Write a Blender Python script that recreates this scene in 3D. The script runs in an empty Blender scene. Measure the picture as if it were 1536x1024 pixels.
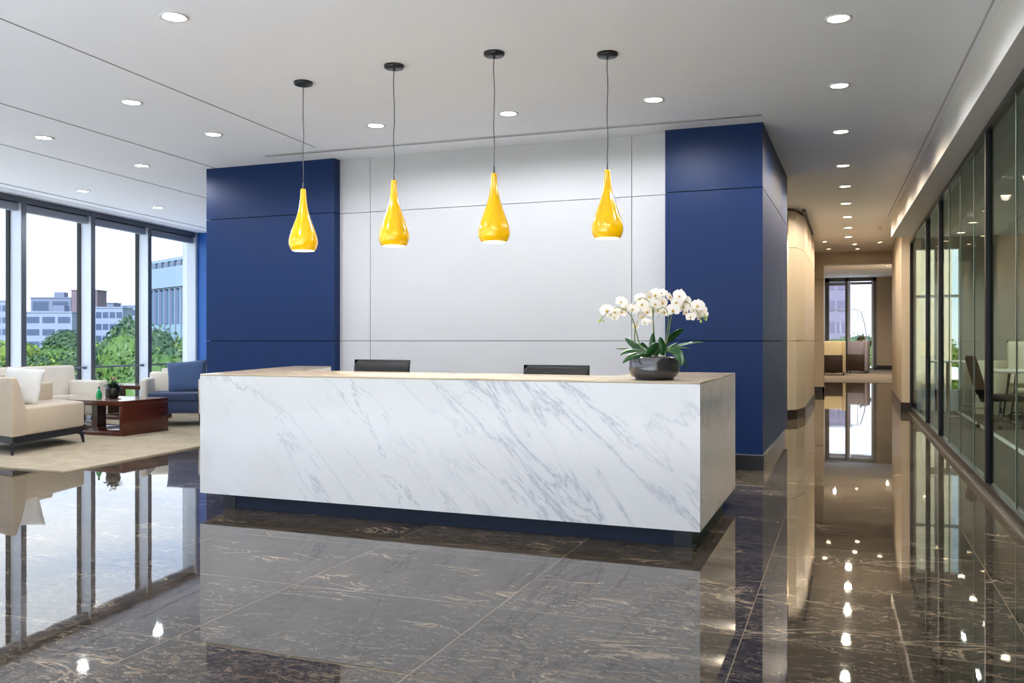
import bpy, bmesh, math, random
from mathutils import Vector, Matrix, Euler, noise as mnoise
R = math.radians
rnd = random.Random(7)
sc = bpy.context.scene
COL = sc.collection

# ------------------------------------------------------------------ helpers
def lin(h):
    h = h.lstrip('#'); v = [int(h[i:i+2], 16)/255 for i in (0, 2, 4)]
    return tuple(x/12.92 if x <= .04045 else ((x+.055)/1.055)**2.4 for x in v) + (1,)

class MB:
    """collects shapes and links them as one mesh object"""
    def __init__(s): s.bm = bmesh.new(); s.mi = 0
    def _mark(s, faces, smooth):
        for f in faces: f.material_index = s.mi; f.smooth = smooth
    def box(s, a, b, r=0, seg=2, M=None, smooth=None):
        t = bmesh.new(); bmesh.ops.create_cube(t, size=1)
        sx, sy, sz = (b[i]-a[i] for i in range(3))
        for v in t.verts:
            v.co = Vector(((v.co.x+.5)*sx+a[0], (v.co.y+.5)*sy+a[1], (v.co.z+.5)*sz+a[2]))
        if r:
            r = min(r, abs(sx)*.49, abs(sy)*.49, abs(sz)*.49)
            bmesh.ops.bevel(t, geom=t.edges[:], offset=r, segments=seg, profile=.5, affect='EDGES')
        return s._merge(t, M, bool(r) if smooth is None else smooth)
    def _merge(s, t, M=None, smooth=False):
        if M is not None: t.transform(M)
        vm = {}
        for v in t.verts: vm[v] = s.bm.verts.new(v.co)
        out = []
        for f in t.faces:
            try: nf = s.bm.faces.new([vm[v] for v in f.verts]); out.append(nf)
            except ValueError: pass
        s._mark(out, smooth); t.free(); return s
    def prism(s, pts, z0, z1, r=0, M=None, seg=2):
        t = bmesh.new()
        lo = [t.verts.new((x, y, z0)) for x, y in pts]; hi = [t.verts.new((x, y, z1)) for x, y in pts]
        n = len(pts)
        t.faces.new(lo[::-1]); t.faces.new(hi)
        for i in range(n): t.faces.new((lo[i], lo[(i+1) % n], hi[(i+1) % n], hi[i]))
        bmesh.ops.recalc_face_normals(t, faces=t.faces[:])
        if r: bmesh.ops.bevel(t, geom=t.edges[:], offset=r, segments=seg, profile=.5, affect='EDGES')
        return s._merge(t, M, bool(r))
    def lathe(s, prof, n=32, c=(0, 0, 0), M=None, caps=True, smooth=True):
        t = bmesh.new(); rings = []
        for r, z in prof:
            rings.append([t.verts.new((c[0]+r*math.cos(2*math.pi*i/n), c[1]+r*math.sin(2*math.pi*i/n), c[2]+z)) for i in range(n)])
        for a, b in zip(rings, rings[1:]):
            for i in range(n): t.faces.new((a[i], a[(i+1) % n], b[(i+1) % n], b[i]))
        if caps:
            if prof[0][0] > 1e-4: t.faces.new(rings[0][::-1])
            if prof[-1][0] > 1e-4: t.faces.new(rings[-1])
        return s._merge(t, M, smooth)
    def tube(s, pts, rad, n=10, smooth=True):
        pts = [Vector(p) for p in pts]; m = len(pts)
        if not isinstance(rad, (list, tuple)): rad = [rad]*m
        t = bmesh.new(); rings = []
        tang = [(pts[min(i+1, m-1)]-pts[max(i-1, 0)]).normalized() for i in range(m)]
        up = Vector((0, 0, 1)) if abs(tang[0].z) < .9 else Vector((1, 0, 0))
        x = tang[0].cross(up).normalized()
        for i in range(m):
            x = (x - tang[i]*x.dot(tang[i])).normalized(); y = tang[i].cross(x)
            rings.append([t.verts.new(pts[i]+(x*math.cos(2*math.pi*k/n)+y*math.sin(2*math.pi*k/n))*rad[i]) for k in range(n)])
        for a, b in zip(rings, rings[1:]):
            for i in range(n): t.faces.new((a[i], a[(i+1) % n], b[(i+1) % n], b[i]))
        t.faces.new(rings[0][::-1]); t.faces.new(rings[-1])
        return s._merge(t, None, smooth)
    def ball(s, c, r, sub=2, sc_=(1, 1, 1)):
        t = bmesh.new(); bmesh.ops.create_icosphere(t, subdivisions=sub, radius=1)
        for v in t.verts: v.co = Vector((v.co.x*r*sc_[0]+c[0], v.co.y*r*sc_[1]+c[1], v.co.z*r*sc_[2]+c[2]))
        return s._merge(t, None, True)
    def grid(s, f, nu, nv, smooth=True):
        vs = [[s.bm.verts.new(f(i/nu, j/nv)) for j in range(nv+1)] for i in range(nu+1)]
        fs = [s.bm.faces.new((vs[i][j], vs[i+1][j], vs[i+1][j+1], vs[i][j+1])) for i in range(nu) for j in range(nv)]
        s._mark(fs, smooth); return s
    def quad(s, p, smooth=False):
        s._mark([s.bm.faces.new([s.bm.verts.new(q) for q in p])], smooth); return s
    def build(s, name, mats, parent=None, loc=None, recalc=True):
        if recalc: bmesh.ops.recalc_face_normals(s.bm, faces=s.bm.faces[:])
        me = bpy.data.meshes.new(name); s.bm.to_mesh(me); s.bm.free()
        for m in (mats if isinstance(mats, (list, tuple)) else [mats]): me.materials.append(m)
        o = bpy.data.objects.new(name, me); COL.objects.link(o)
        if parent: o.parent = parent
        if loc: o.location = loc
        return o

def thing(name, label, cat, loc=(0, 0, 0), rz=0, group=None):
    o = bpy.data.objects.new(name, None); COL.objects.link(o)
    o.empty_display_size = .1
    o.location = loc; o.rotation_euler = (0, 0, R(rz)); o['label'] = label; o['category'] = cat
    if group: o['group'] = group
    return o
def tag(o, label, cat, group=None):
    o['label'] = label; o['category'] = cat
    if group: o['group'] = group
    return o
def struct(o, label=None):
    o['kind'] = 'structure'
    if label: o['label'] = label
    return o
def copy_tree(o, parent=None):
    c = o.copy(); COL.objects.link(c); c.parent = parent
    for ch in list(o.children): copy_tree(ch, c)
    return c
def lamp(name, kind, loc, energy, color, parent=None, rot=(0, 0, 0), **kw):
    d = bpy.data.lights.new(name, kind); d.energy = energy; d.color = color
    for k, v in kw.items(): setattr(d, k, v)
    o = bpy.data.objects.new(name, d); COL.objects.link(o); o.location = loc; o.rotation_euler = rot
    if parent: o.parent = parent
    return o

# ------------------------------------------------------------------ materials
class NT:
    def __init__(s, name):
        s.m = bpy.data.materials.new(name); s.m.use_nodes = True; s.t = s.m.node_tree
        s.p = s.t.nodes['Principled BSDF']; s.out = s.t.nodes['Material Output']
    def n(s, typ, **kw):
        x = s.t.nodes.new(typ)
        for k, v in kw.items(): setattr(x, k, v)
        return x
    def l(s, a, b): s.t.links.new(a, b)
    def math(s, op, a, b=None, clamp=False):
        x = s.n('ShaderNodeMath', operation=op, use_clamp=clamp)
        for i, v in enumerate((a, b)):
            if v is None: continue
            if isinstance(v, (int, float)): x.inputs[i].default_value = v
            else: s.l(v, x.inputs[i])
        return x.outputs[0]
    def mix(s, f, a, b, blend='MIX'):
        x = s.n('ShaderNodeMix', data_type='RGBA', blend_type=blend)
        for i, v in ((0, f), (6, a), (7, b)):
            if isinstance(v, (int, float)): x.inputs[i].default_value = v
            elif isinstance(v, tuple): x.inputs[i].default_value = v
            else: s.l(v, x.inputs[i])
        return x.outputs[2]
    def noise(s, vec, scale, detail=4, rough=.5, dist=0):
        x = s.n('ShaderNodeTexNoise'); x.inputs['Scale'].default_value = scale
        x.inputs['Detail'].default_value = detail; x.inputs['Roughness'].default_value = rough
        x.inputs['Distortion'].default_value = dist
        if vec is not None: s.l(vec, x.inputs['Vector'])
        return x.outputs['Fac']
    def ramp(s, f, stops):
        x = s.n('ShaderNodeValToRGB'); s.l(f, x.inputs[0]); e = x.color_ramp.elements
        while len(e) < len(stops): e.new(.5)
        for q, (p, c) in zip(e, stops): q.position = p; q.color = c if isinstance(c, tuple) else (c, c, c, 1)
        return x.outputs[0]
    def coord(s): return s.n('ShaderNodeTexCoord').outputs['Object']
    def mapping(s, vec, rot=(0, 0, 0), scale=(1, 1, 1), loc=(0, 0, 0)):
        x = s.n('ShaderNodeMapping'); s.l(vec, x.inputs[0])
        x.inputs[1].default_value = loc; x.inputs[2].default_value = rot; x.inputs[3].default_value = scale
        return x.outputs[0]
    def bump(s, h, strength, dist=.01):
        x = s.n('ShaderNodeBump'); x.inputs['Strength'].default_value = strength; x.inputs['Distance'].default_value = dist
        s.l(h, x.inputs['Height']); s.l(x.outputs[0], s.p.inputs['Normal'])
def setp(p, **kw):
    for k, v in kw.items(): p.inputs[k.replace('_', ' ')].default_value = v

def mat(name, col, rough=.5, metal=0, ns=0, nstr=0, var=0, spec=.5, coat=0, sheen=0, ior=1.5):
    t = NT(name); c = lin(col) if isinstance(col, str) else col
    setp(t.p, Base_Color=c, Roughness=rough, Metallic=metal, Coat_Weight=coat, Sheen_Weight=sheen, IOR=ior)
    t.p.inputs['Specular IOR Level'].default_value = spec
    if ns:
        f = t.noise(t.coord(), ns, 3)
        if var: t.l(t.mix(f, tuple(x*(1-var) for x in c[:3])+(1,), tuple(min(1, x*(1+var)) for x in c[:3])+(1,)), t.p.inputs['Base Color'])
        if nstr: t.bump(f, nstr)
    return t.m
def emis(name, col, s):
    t = NT(name); c = lin(col)
    setp(t.p, Base_Color=c, Roughness=.4, Emission_Color=c, Emission_Strength=s); return t.m
def glass(name, tint, amt=1.0, base=.03):
    t = NT(name); t.t.nodes.remove(t.p)
    lw = t.n('ShaderNodeLayerWeight'); lw.inputs[0].default_value = .5
    f = t.math('POWER', lw.outputs['Facing'], 5.0)
    f = t.math('MULTIPLY', f, amt); f = t.math('ADD', f, base, True)
    tr = t.n('ShaderNodeBsdfTransparent'); tr.inputs[0].default_value = lin(tint)
    gl = t.n('ShaderNodeBsdfGlossy'); gl.inputs['Roughness'].default_value = 0.0
    mx = t.n('ShaderNodeMixShader'); t.l(f, mx.inputs[0]); t.l(tr.outputs[0], mx.inputs[1]); t.l(gl.outputs[0], mx.inputs[2])
    t.l(mx.outputs[0], t.out.inputs[0]); return t.m

def floor_mat():
    t = NT('polished_dark_marble'); co = t.coord()
    sp = t.n('ShaderNodeSeparateXYZ'); t.l(co, sp.inputs[0])
    tx = t.math('DIVIDE', t.math('ADD', sp.outputs[0], 1.60), 1.165); ty = t.math('DIVIDE', t.math('ADD', sp.outputs[1], -4.02), .93)
    fx, fy = t.math('FLOOR', tx), t.math('FLOOR', ty)
    cb = t.n('ShaderNodeCombineXYZ'); t.l(fx, cb.inputs[0]); t.l(fy, cb.inputs[1])
    wn = t.n('ShaderNodeTexWhiteNoise'); t.l(cb.outputs[0], wn.inputs['Vector'])
    off = t.n('ShaderNodeVectorMath', operation='MULTIPLY_ADD')
    t.l(wn.outputs['Color'], off.inputs[0]); off.inputs[1].default_value = (3, 3, 3); t.l(co, off.inputs[2])
    m1 = t.mapping(off.outputs[0], (0, 0, R(8)), (.8, 1.7, 1))
    m2 = t.mapping(off.outputs[0], (0, 0, R(-6)), (1.1, 2.1, 1))
    n1 = t.noise(m1, 1.5, 9, .68, 1.6)
    n2 = t.noise(m2, 13, 8, .8, 1.2)
    base = t.ramp(n1, [(.30, lin('#171513')), (.48, lin('#28241f')), (.60, lin('#3c362e')), (.72, lin('#544b40'))])
    base = t.mix(.55, base, t.ramp(n2, [(.35, lin('#0c0a09')), (.475, lin('#2c2620')), (.58, lin('#665a4d')), (.72, lin('#9a8a75'))]))
    # thin light veins
    nv = t.noise(m1, 1.5, 6, .6, 2.6)
    v = t.math('ABSOLUTE', t.math('SUBTRACT', nv, .5))
    vein = t.ramp(v, [(0, 1.0), (.012, .35), (.03, 0.0)])
    mask = t.ramp(t.noise(m2, 1.9, 3, .5), [(.5, 0.0), (.64, .85)])
    nv2 = t.noise(m2, 6.5, 6, .7, 2.2)
    v2 = t.ramp(t.math('ABSOLUTE', t.math('SUBTRACT', nv2, .5)), [(0, 1.0), (.025, 0.0)])
    col = t.mix(t.math('MULTIPLY', vein, mask), base, lin('#9c8b75'))
    col = t.mix(t.math('MULTIPLY', v2, .32), col, lin('#857562'))
    tv = t.ramp(wn.outputs['Value'], [(0, .75), (1, 1.45)])
    col = t.mix(1.0, col, tv, 'MULTIPLY')
    def edge(v):
        f = t.math('FRACT', v); return t.math('MINIMUM', f, t.math('SUBTRACT', 1.0, f))
    g = t.math('MAXIMUM', t.math('LESS_THAN', edge(tx), .0017), t.math('LESS_THAN', edge(ty), .0021))
    col = t.mix(t.math('MULTIPLY', g, .75), col, lin('#8d7d69'))
    t.l(col, t.p.inputs['Base Color'])
    rr = t.ramp(n2, [(.3, .012), (.8, .035)]); t.l(rr, t.p.inputs['Roughness'])
    setp(t.p, IOR=1.42)
    t.bump(t.noise(t.mapping(co, (0, 0, 0), (1, 1.6, 1)), 3.0, 2), .02, .01)
    return t.m
def marble_mat(name, white, vein, warm=0):
    t = NT(name); co = t.coord()
    sp = t.n('ShaderNodeSeparateXYZ'); t.l(co, sp.inputs[0])
    d = t.mapping(co, (0, R(-46), 0), (1, 1, 1))          # veins run down to the right
    m = t.mapping(d, (0, 0, 0), (.30, .6, 1.5))
    w = t.noise(t.mapping(co, (0, 0, 0), (1, 1, 1)), 2.2, 5, .6)
    na = t.noise(m, 1.55, 9, .62, .35)
    va = t.math('ABSOLUTE', t.math('SUBTRACT', na, .5))
    a = t.ramp(va, [(0, .75), (.004, .4), (.012, .12), (.035, 0.0)])
    mk = t.ramp(t.noise(m, 1.1, 3, .5), [(.42, 0.05), (.62, 1.0)])
    nb = t.noise(t.mapping(m, (0, 0, 0), (1, 1, 1), (4.3, 2.1, 7.7)), 3.4, 8, .6, .5)
    b = t.ramp(t.math('ABSOLUTE', t.math('SUBTRACT', nb, .5)), [(0, .55), (.006, .25), (.02, 0.0)])
    mk2 = t.ramp(t.noise(m, 2.3, 3, .5), [(.45, 0.0), (.65, 1.0)])
    cloud = t.ramp(w, [(.3, 0.0), (.75, .28)])
    col = t.mix(cloud, lin(white), lin('#e2e3e7') if not warm else lin('#d8cdbd'))
    col = t.mix(t.math('MULTIPLY', a, mk), col, lin(vein))
    col = t.mix(t.math('MULTIPLY', b, mk2), col, lin(vein))
    t.l(col, t.p.inputs['Base Color']); setp(t.p, Roughness=.1, IOR=1.5)
    return t.m
def leaf_mat(name, c1, c2, c3):
    t = NT(name); co = t.coord()
    n = t.noise(co, .9, 3); n2 = t.noise(co, 9, 2)
    c = t.mix(t.ramp(n, [(.35, 0.0), (.65, 1.0)]), lin(c1), lin(c2)); c = t.mix(t.math('MULTIPLY', n2, .6), c, lin(c3))
    t.l(c, t.p.inputs['Base Color']); setp(t.p, Roughness=.6)
    tl = t.n('ShaderNodeBsdfTranslucent'); t.l(c, tl.inputs[0])
    mx = t.n('ShaderNodeMixShader'); mx.inputs[0].default_value = .3
    t.l(t.p.outputs[0], mx.inputs[1]); t.l(tl.outputs[0], mx.inputs[2]); t.l(mx.outputs[0], t.out.inputs[0])
    return t.m
def weave_mat(name, c, rough=.9, scale=260, strn=.15, var=.12):
    t = NT(name); co = t.coord(); f = t.noise(co, scale, 2); g = t.noise(co, 5, 3)
    cc = lin(c); t.l(t.mix(g, tuple(x*(1-var) for x in cc[:3])+(1,), tuple(min(1, x*(1+var)) for x in cc[:3])+(1,)), t.p.inputs['Base Color'])
    setp(t.p, Roughness=rough, Sheen_Weight=.2); t.bump(f, strn, .003); return t.m
def wood_mat(name, a, b, rough=.25):
    t = NT(name); m = t.mapping(t.coord(), (0, 0, 0), (1.2, 1.2, 14))
    n = t.noise(m, 3, 6, .6, .6); t.l(t.mix(n, lin(a), lin(b)), t.p.inputs['Base Color']); setp(t.p, Roughness=rough, Coat_Weight=.3)
    return t.m
def rug_mat(name, a, b):
    t = NT(name); co = t.coord(); n = t.noise(co, 3.5, 8, .75, .8); f = t.noise(co, 130, 2)
    c = t.mix(t.ramp(n, [(.35, 0.0), (.65, 1.0)]), lin(a), lin(b)); c = t.mix(t.math('MULTIPLY', f, .35), c, lin('#6f5f4a'))
    t.l(c, t.p.inputs['Base Color']); setp(t.p, Roughness=.95); t.bump(f, .5, .006); return t.m

M = dict(
    floor=floor_mat(), marble=marble_mat('white_veined_marble', '#dcdbdb', '#989ca8'),
    marble_top=mat('stone_top_warm_reflection', '#b8a78d', .14, ns=5, var=.05),  # warm reflected light is put into the top's colour
    ceil=mat('ceiling_paint', '#f0f1f5', .8, ns=2, var=.015), gap=mat('shadow_gap', '#77777b', .8), slotpale=mat('slot_trim_pale', '#b6b5b3', .6),
    soffit=mat('soffit_paint', '#d9d4cf', .7),
    white=mat('white_wall_panel', '#b9b9bb', .55, ns=3, var=.015, nstr=.02), groove=mat('panel_groove', '#55555a', .8), bgroove=mat('blue_groove', '#071329', .7),
    blue=mat('navy_leather_panel', '#02224f', .45, ns=2.2, var=.05, spec=.25), lit_bluewall=mat('window_lit_blue_wall', '#1b5aa6', .5),  # end wall blue is brightened, window light put into the colour
    cream=mat('cream_lacquer_panel', '#b5a690', .35, ns=2, var=.02), cgroove=mat('cream_groove', '#7c6a52', .8),
    base=mat('dark_baseboard', '#2c2522', .3), plinth=mat('black_stone_plinth', '#1b1c20', .25), steel=mat('brushed_trim', '#9a9a98', .3, 1),
    frame=mat('grey_window_frame', '#5d6168', .4, .3), fin=mat('pale_aluminium_fin', '#ccd3de', .4), gasket=mat('black_gasket', '#101216', .5),
    rail=mat('grey_rail_metal', '#77808e', .35, .4), blind=mat('roller_blind_cassette', '#8d939d', .5),
    blackmetal=mat('black_powder_coated_metal', '#101214', .35, .2), black=mat('black_canopy_metal', '#15171a', .35),
    glass=glass('window_glass', '#f7fafc', .45, .02), pglass=glass('green_partition_glass', '#d6dfd8', .22, .015),
    kick=mat('navy_toe_kick', '#081a33', .4, 0, spec=.3), kickblk=mat('black_toe_kick_end', '#0d1119', .3),
    yellow=mat('glossy_yellow_enamel', '#ffc400', .14, coat=.5), shadein=mat('white_shade_lining', '#fff3d0', .5),
    cord=mat('grey_cord', '#3a3c3f', .5), lamp=emis('lamp_diffuser', '#fff2dc', 9), warmlamp=emis('warm_downlight_diffuser', '#ffe3b8', 16), down=emis('downlight_diffuser', '#fff4e4', 16),
    trim=mat('downlight_trim_white', '#d8d8d8', .4), leather=mat('black_leather', '#090a0f', .5, ns=60, nstr=.1, spec=.3), chrome=mat('chrome', '#d8d8da', .12, 1),
    plastic=mat('black_plastic', '#131416', .4), navyfab=mat('navy_fabric', '#070c1c', .85, ns=200, nstr=.1, spec=.15),
    creamfab=weave_mat('cream_upholstery', '#d6cec0'), tanfab=weave_mat('beige_upholstery', '#bfae96'), pillow=weave_mat('pale_grey_cushion_fabric', '#d2d0cb', strn=.3),
    bluefab=weave_mat('slate_blue_upholstery', '#33415f', var=.08), bluecush=weave_mat('blue_cushion_fabric', '#3e5478', strn=.3), darkleg=mat('dark_navy_leg', '#11141f', .35),
    wood=wood_mat('dark_walnut_veneer', '#3a170c', '#5e2a16'), table=mat('walnut_top_sky_reflection', '#9a8478', .12, ior=1.9),  # table top base is paled to carry the sky's reflection
    rug=rug_mat('beige_rug_pile', '#bdae94', '#a3947a'), grug=rug_mat('grey_brown_carpet_pile', '#7f756a', '#8d8378'), ccarpet=rug_mat('dark_grey_carpet_pile', '#4a4641', '#3b3834'),
    pot=mat('gunmetal_glazed_ceramic', '#5c5b5c', .16, .75), soil=mat('dark_moss', '#1d1a12', .95, ns=40, nstr=.8),
    stem=mat('orchid_stem_green', '#6b7d38', .45), bud=mat('orchid_bud_green', '#c3cf7f', .5), lip=mat('orchid_yellow_lip', '#c79f2a', .5),
    oleaf=mat('orchid_leaf_green', '#1f4a1e', .3, ns=6, var=.3), pot2=mat('black_vase_glaze', '#0b0c0e', .3), greenglass=mat('green_glass', '#0f9a52', .1, coat=1),
    leafd=mat('dark_plant_leaf', '#1d3a1a', .5), pink=mat('pinkish_flower', '#b98d7a', .6), saucer=mat('brown_saucer', '#5b3a2c', .4),
    bark=mat('tree_bark', '#4a3b2c', .9, ns=8, nstr=.5), grass=mat('lawn_grass', '#5c7a35', .9, ns=1, var=.2), bounce_white=mat('white_bounce_surface', '#eeeff0', .8, ns=1.5, var=.03), pave=mat('pale_paving', '#dedcd8', .8, ns=1.5, var=.05),
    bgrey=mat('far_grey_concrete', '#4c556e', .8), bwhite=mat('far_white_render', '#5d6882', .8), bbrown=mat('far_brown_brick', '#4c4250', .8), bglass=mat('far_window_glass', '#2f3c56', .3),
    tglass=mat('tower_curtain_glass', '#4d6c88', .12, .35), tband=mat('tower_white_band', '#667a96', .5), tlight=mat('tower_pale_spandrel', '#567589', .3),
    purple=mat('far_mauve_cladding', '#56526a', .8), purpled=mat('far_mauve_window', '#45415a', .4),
    brownleather=mat('dark_brown_leather', '#2c1d17', .4), greyleather=mat('grey_leather', '#8a8692', .5), whitelam=mat('white_laminate', '#e2ded4', .3),
    whiteleather=mat('cream_leather', '#e6dcc4', .45), confwall=mat('taupe_conference_wall', '#a9a49c', .6), yellowcream=mat('pale_yellow_leather', '#cdc2a0', .5),
)
def petal_mat():
    t = NT('orchid_white_petal'); setp(t.p, Base_Color=lin('#f8f4ee'), Roughness=.5)
    tl = t.n('ShaderNodeBsdfTranslucent'); tl.inputs[0].default_value = lin('#fbf3e4')
    mx = t.n('ShaderNodeMixShader'); mx.inputs[0].default_value = .3
    t.l(t.p.outputs[0], mx.inputs[1]); t.l(tl.outputs[0], mx.inputs[2]); t.l(mx.outputs[0], t.out.inputs[0]); return t.m
M['petal'] = petal_mat()
LEAF = [leaf_mat('leaf_yellow_green', '#587022', '#6f8428', '#38541a'), leaf_mat('leaf_mid_green', '#385a22', '#527429', '#213e1c'), leaf_mat('leaf_blue_green', '#28462a', '#33552f', '#1b3523')]

# ------------------------------------------------------------------ camera
CAM_H, YAW, CEIL = 1.3, 20.74, 3.49
cd = bpy.data.cameras.new('camera'); cam = bpy.data.objects.new('camera', cd); COL.objects.link(cam)
cam.location = (0, 0, CAM_H); cam.rotation_euler = (R(90), 0, R(YAW))
cd.sensor_width = 36; cd.lens = 1331/1536*36; cd.shift_y = -1/1536; cd.clip_end = 1500; cd.clip_start = .05
sc.camera = cam

# ------------------------------------------------------------------ room shell
WA = Vector((-11.68, 9.55)); WU = Vector((-.1384, .9904)); WN = Vector((-.9904, -.1384))   # window line, along, outward
def wp(s, o): return WA + WU*s + WN*o
BACK_Y, FAR_Y = -5.0, 42.9
S0 = -14.6; S1 = 5.12
w0, w1 = wp(S0, .3), wp(S1+.1, .3)
fpts = [(w0.x, w0.y-.2), (5.2, BACK_Y-.2), (5.2, 18.4), (2.2, 18.4), (2.2, FAR_Y+.3), (-3.4, FAR_Y+.3), (-3.4, 15.2), (w1.x, 14.9)]
struct(MB().prism(fpts, -.3, 0).build('floor', M['floor']), 'dark polished marble tile floor')
cpts = [(w0.x, w0.y-.2), (5.2, BACK_Y-.2), (5.2, 18.4), (1.1, 18.4), (1.1, 23.6), (-3.4, 23.6), (-3.4, 15.2), (w1.x, 14.9)]
struct(MB().prism(cpts, CEIL, CEIL+.6).build('ceiling', M['ceil']), 'smooth grey white ceiling')

def panel_wall(name, pts, zs, xs_break, mat_p, mat_g, gap=.009, back=.03, label=None):
    """panels standing in front of a dark backing; pts = plan polyline, faces to the right of travel"""
    mb = MB(); prev = None
    for (a, b), brk in zip(zip(pts, pts[1:]), xs_break):
        a, b = Vector(a), Vector(b); L = (b-a).length; u = (b-a)/L; nrm = Vector((u.y, -u.x))
        start = 0
        if prev is not None and prev.dot(u) < .2: start = back+.001
        prev = u
        cuts = [start]+[q for q in brk]+[L]
        for c0, c1 in zip(cuts, cuts[1:]):
            g0 = 0 if c0 == start else gap/2; g1 = 0 if c1 == L else gap/2
            for z0, z1 in zip(zs, zs[1:]):
                h0 = 0 if z0 == zs[0] else gap/2; h1 = 0 if z1 == zs[-1] else gap/2
                p0 = a+u*(c0+g0); p1 = a+u*(c1-g1); q0, q1 = p0-nrm*back, p1-nrm*back
                mb.mi = 0
                mb.prism([(p0.x, p0.y), (p1.x, p1.y), (q1.x, q1.y), (q0.x, q0.y)], z0+h0, z1-h1)
    o = mb.build(name, [mat_p, mat_g]); struct(o, label); return o
ZS = [.15, 1.3, 2.84, CEIL]
# core block: solid backing volumes then panels
core = MB().prism([(-7.62, 9.24), (-5.80, 9.24), (-5.80, 9.36), (-1.75, 9.36), (-1.75, 9.24), (-.83, 9.24), (-.83, 12.37), (-7.62, 12.37)], 0, CEIL).build('wall_core', M['bgroove'])
struct(core)
panel_wall('wall_back_left', [(-7.65, 9.2), (-5.763, 9.2), (-5.763, 9.33)], ZS, [[], []], M['blue'], M['bgroove'], back=.035, label='navy blue panelled wall left of the white wall')
panel_wall('wall_back_right', [(-1.78, 9.33), (-1.78, 9.2), (-.8, 9.2), (-.76, 12.4)], ZS, [[], [], [2.36]], M['blue'], M['bgroove'], back=.035, label='navy blue panelled wall at the corridor corner')
panel_wall('wall_back', [(-5.763, 9.325), (-1.78, 9.325)], [0, 1.3, 2.84, CEIL], [[.42, 3.60]], M['white'], M['groove'], gap=.007, back=.03, label='white panelled wall behind the reception desk')
struct(MB().box((-5.76, 9.345, 0), (-1.785, 9.36, CEIL)).build('wall_back_backing', M['groove']))
struct(MB().box((-7.66, 9.36, 0), (-7.63, 14.6, CEIL)).build('wall_core_left', M['blue']))
struct(MB().box((-.84, 9.2, 0), (-.79, 12.42, .15)).box((-7.66, 9.19, 0), (-5.76, 9.22, .15)).box((-1.78, 9.19, 0), (-.79, 9.22, .15)).build('baseboard_core', M['plinth']), 'black plinth under the blue wall')
struct(MB().box((-1.78, 9.185, .148), (-.785, 9.2, .158)).box((-.80, 9.185, .148), (-.785, 12.42, .158)).build('trim_1', M['steel']))
struct(MB().box((-12.7, 14.62, 0), (-3.4, 14.8, CEIL)).build('wall_end_left', M['lit_bluewall']), 'blue end wall beside the windows, window light in its colour')
# side passage behind the core and cream corridor wall
struct(MB().box((-3.4, 12.3, 0), (-3.3, 23.4, CEIL)).build('wall_passage', M['cream']))
PA = [(-3.3, 15.3), (-.92, 15.3), (-.80, 15.42), (-.70, 16.1), (-.68, 20.3), (-1.6, 20.3)]
struct(MB().prism([(-3.3, 15.34), (-.93, 15.34), (-.83, 15.44), (-.73, 16.12), (-.71, 20.27), (-3.3, 20.27)], 0, CEIL).build('wall_corridor_left_backing', M['cgroove']))
panel_wall('wall_corridor_left', PA, [.16, 1.3, 2.84, CEIL-.05], [[1.2], [], [], [1.0, 2.4], []], M['cream'], M['cgroove'], label='cream panelled corridor wall with a chamfered corner')
bb = MB()
for (a, b) in zip(PA, PA[1:]):
    a, b = Vector(a), Vector(b); u = (b-a).normalized(); n = Vector((u.y, -u.x)); p, q = a+n*.012, b+n*.012; r_, s_ = a-n*.03, b-n*.03
    bb.prism([tuple(p), tuple(q), tuple(s_), tuple(r_)], 0, .16)
struct(bb.build('baseboard_corridor_left', M['base']))
struct(MB().box((-.715, 15.5, CEIL-.05), (-.66, 19.0, CEIL-.001)).build('trim_2', M['gap']))  # dark strip standing in for the shadow gap under the ceiling
# pillar and header at the end of the corridor
struct(MB().box((-1.6, 20.3, 0), (-1.0, 23.6, CEIL)).build('wall_corridor_recess', M['cream']))
panel_wall('wall_corridor_pillar', [(-1.2, 23.3), (-.565, 23.3), (-.565, 23.9)], [.16, 1.3, 2.84, CEIL], [[], []], M['cream'], M['cgroove'])
struct(MB().box((-1.2, 23.33, 0), (-.6, 23.9, CEIL)).build('wall_corridor_pillar_backing', M['cgroove']))
struct(MB().box((-1.2, 23.28, 0), (-.55, 23.32, .16)).box((-.59, 23.28, 0), (-.55, 23.9, .16)).build('baseboard_pillar', M['base']))
struct(MB().box((-.565, 23.35, 3.20), (1.1, 23.85, 4.4)).box((-3.4, 23.4, 3.49), (-.565, 23.85, 4.4)).box((1.1, 23.4, 0), (2.3, 23.85, 4.4)).box((-3.4, 23.9, 0), (-.9, 24.0, 4.4)).build('wall_corridor_header', M['cream']), 'cream header over the corridor opening')
# right corridor wall beyond the glass
struct(MB().prism([(.92, 17.8), (1.14, 17.75), (1.14, 22.6), (.97, 22.6)], 0, CEIL).build('wall_corridor_right', M['cream']), 'cream corridor wall beyond the glass partition')
struct(MB().prism([(.98, 22.6), (1.14, 22.6), (1.14, 23.9), (1.02, 23.9)], 0, CEIL).build('wall_corridor_right_pilaster', M['cream']))
struct(MB().prism([(.905, 17.78), (1.14, 17.73), (1.14, 17.80), (.925, 17.82)], 0, .17).prism([(.905, 17.78), (.935, 17.8), (.985, 22.6), (.955, 22.6)], 0, .17).prism([(.965, 22.59), (1.14, 22.59), (1.14, 22.62), (.995, 23.9), (1.005, 23.9)][:3]+[(1.0, 22.62)], 0, .17).build('baseboard_corridor_right', M['base']))
struct(MB().box((.94, 17.85, 1.297), (.915, 17.86, 1.303)).build('trim_3', M['cgroove']))
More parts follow.
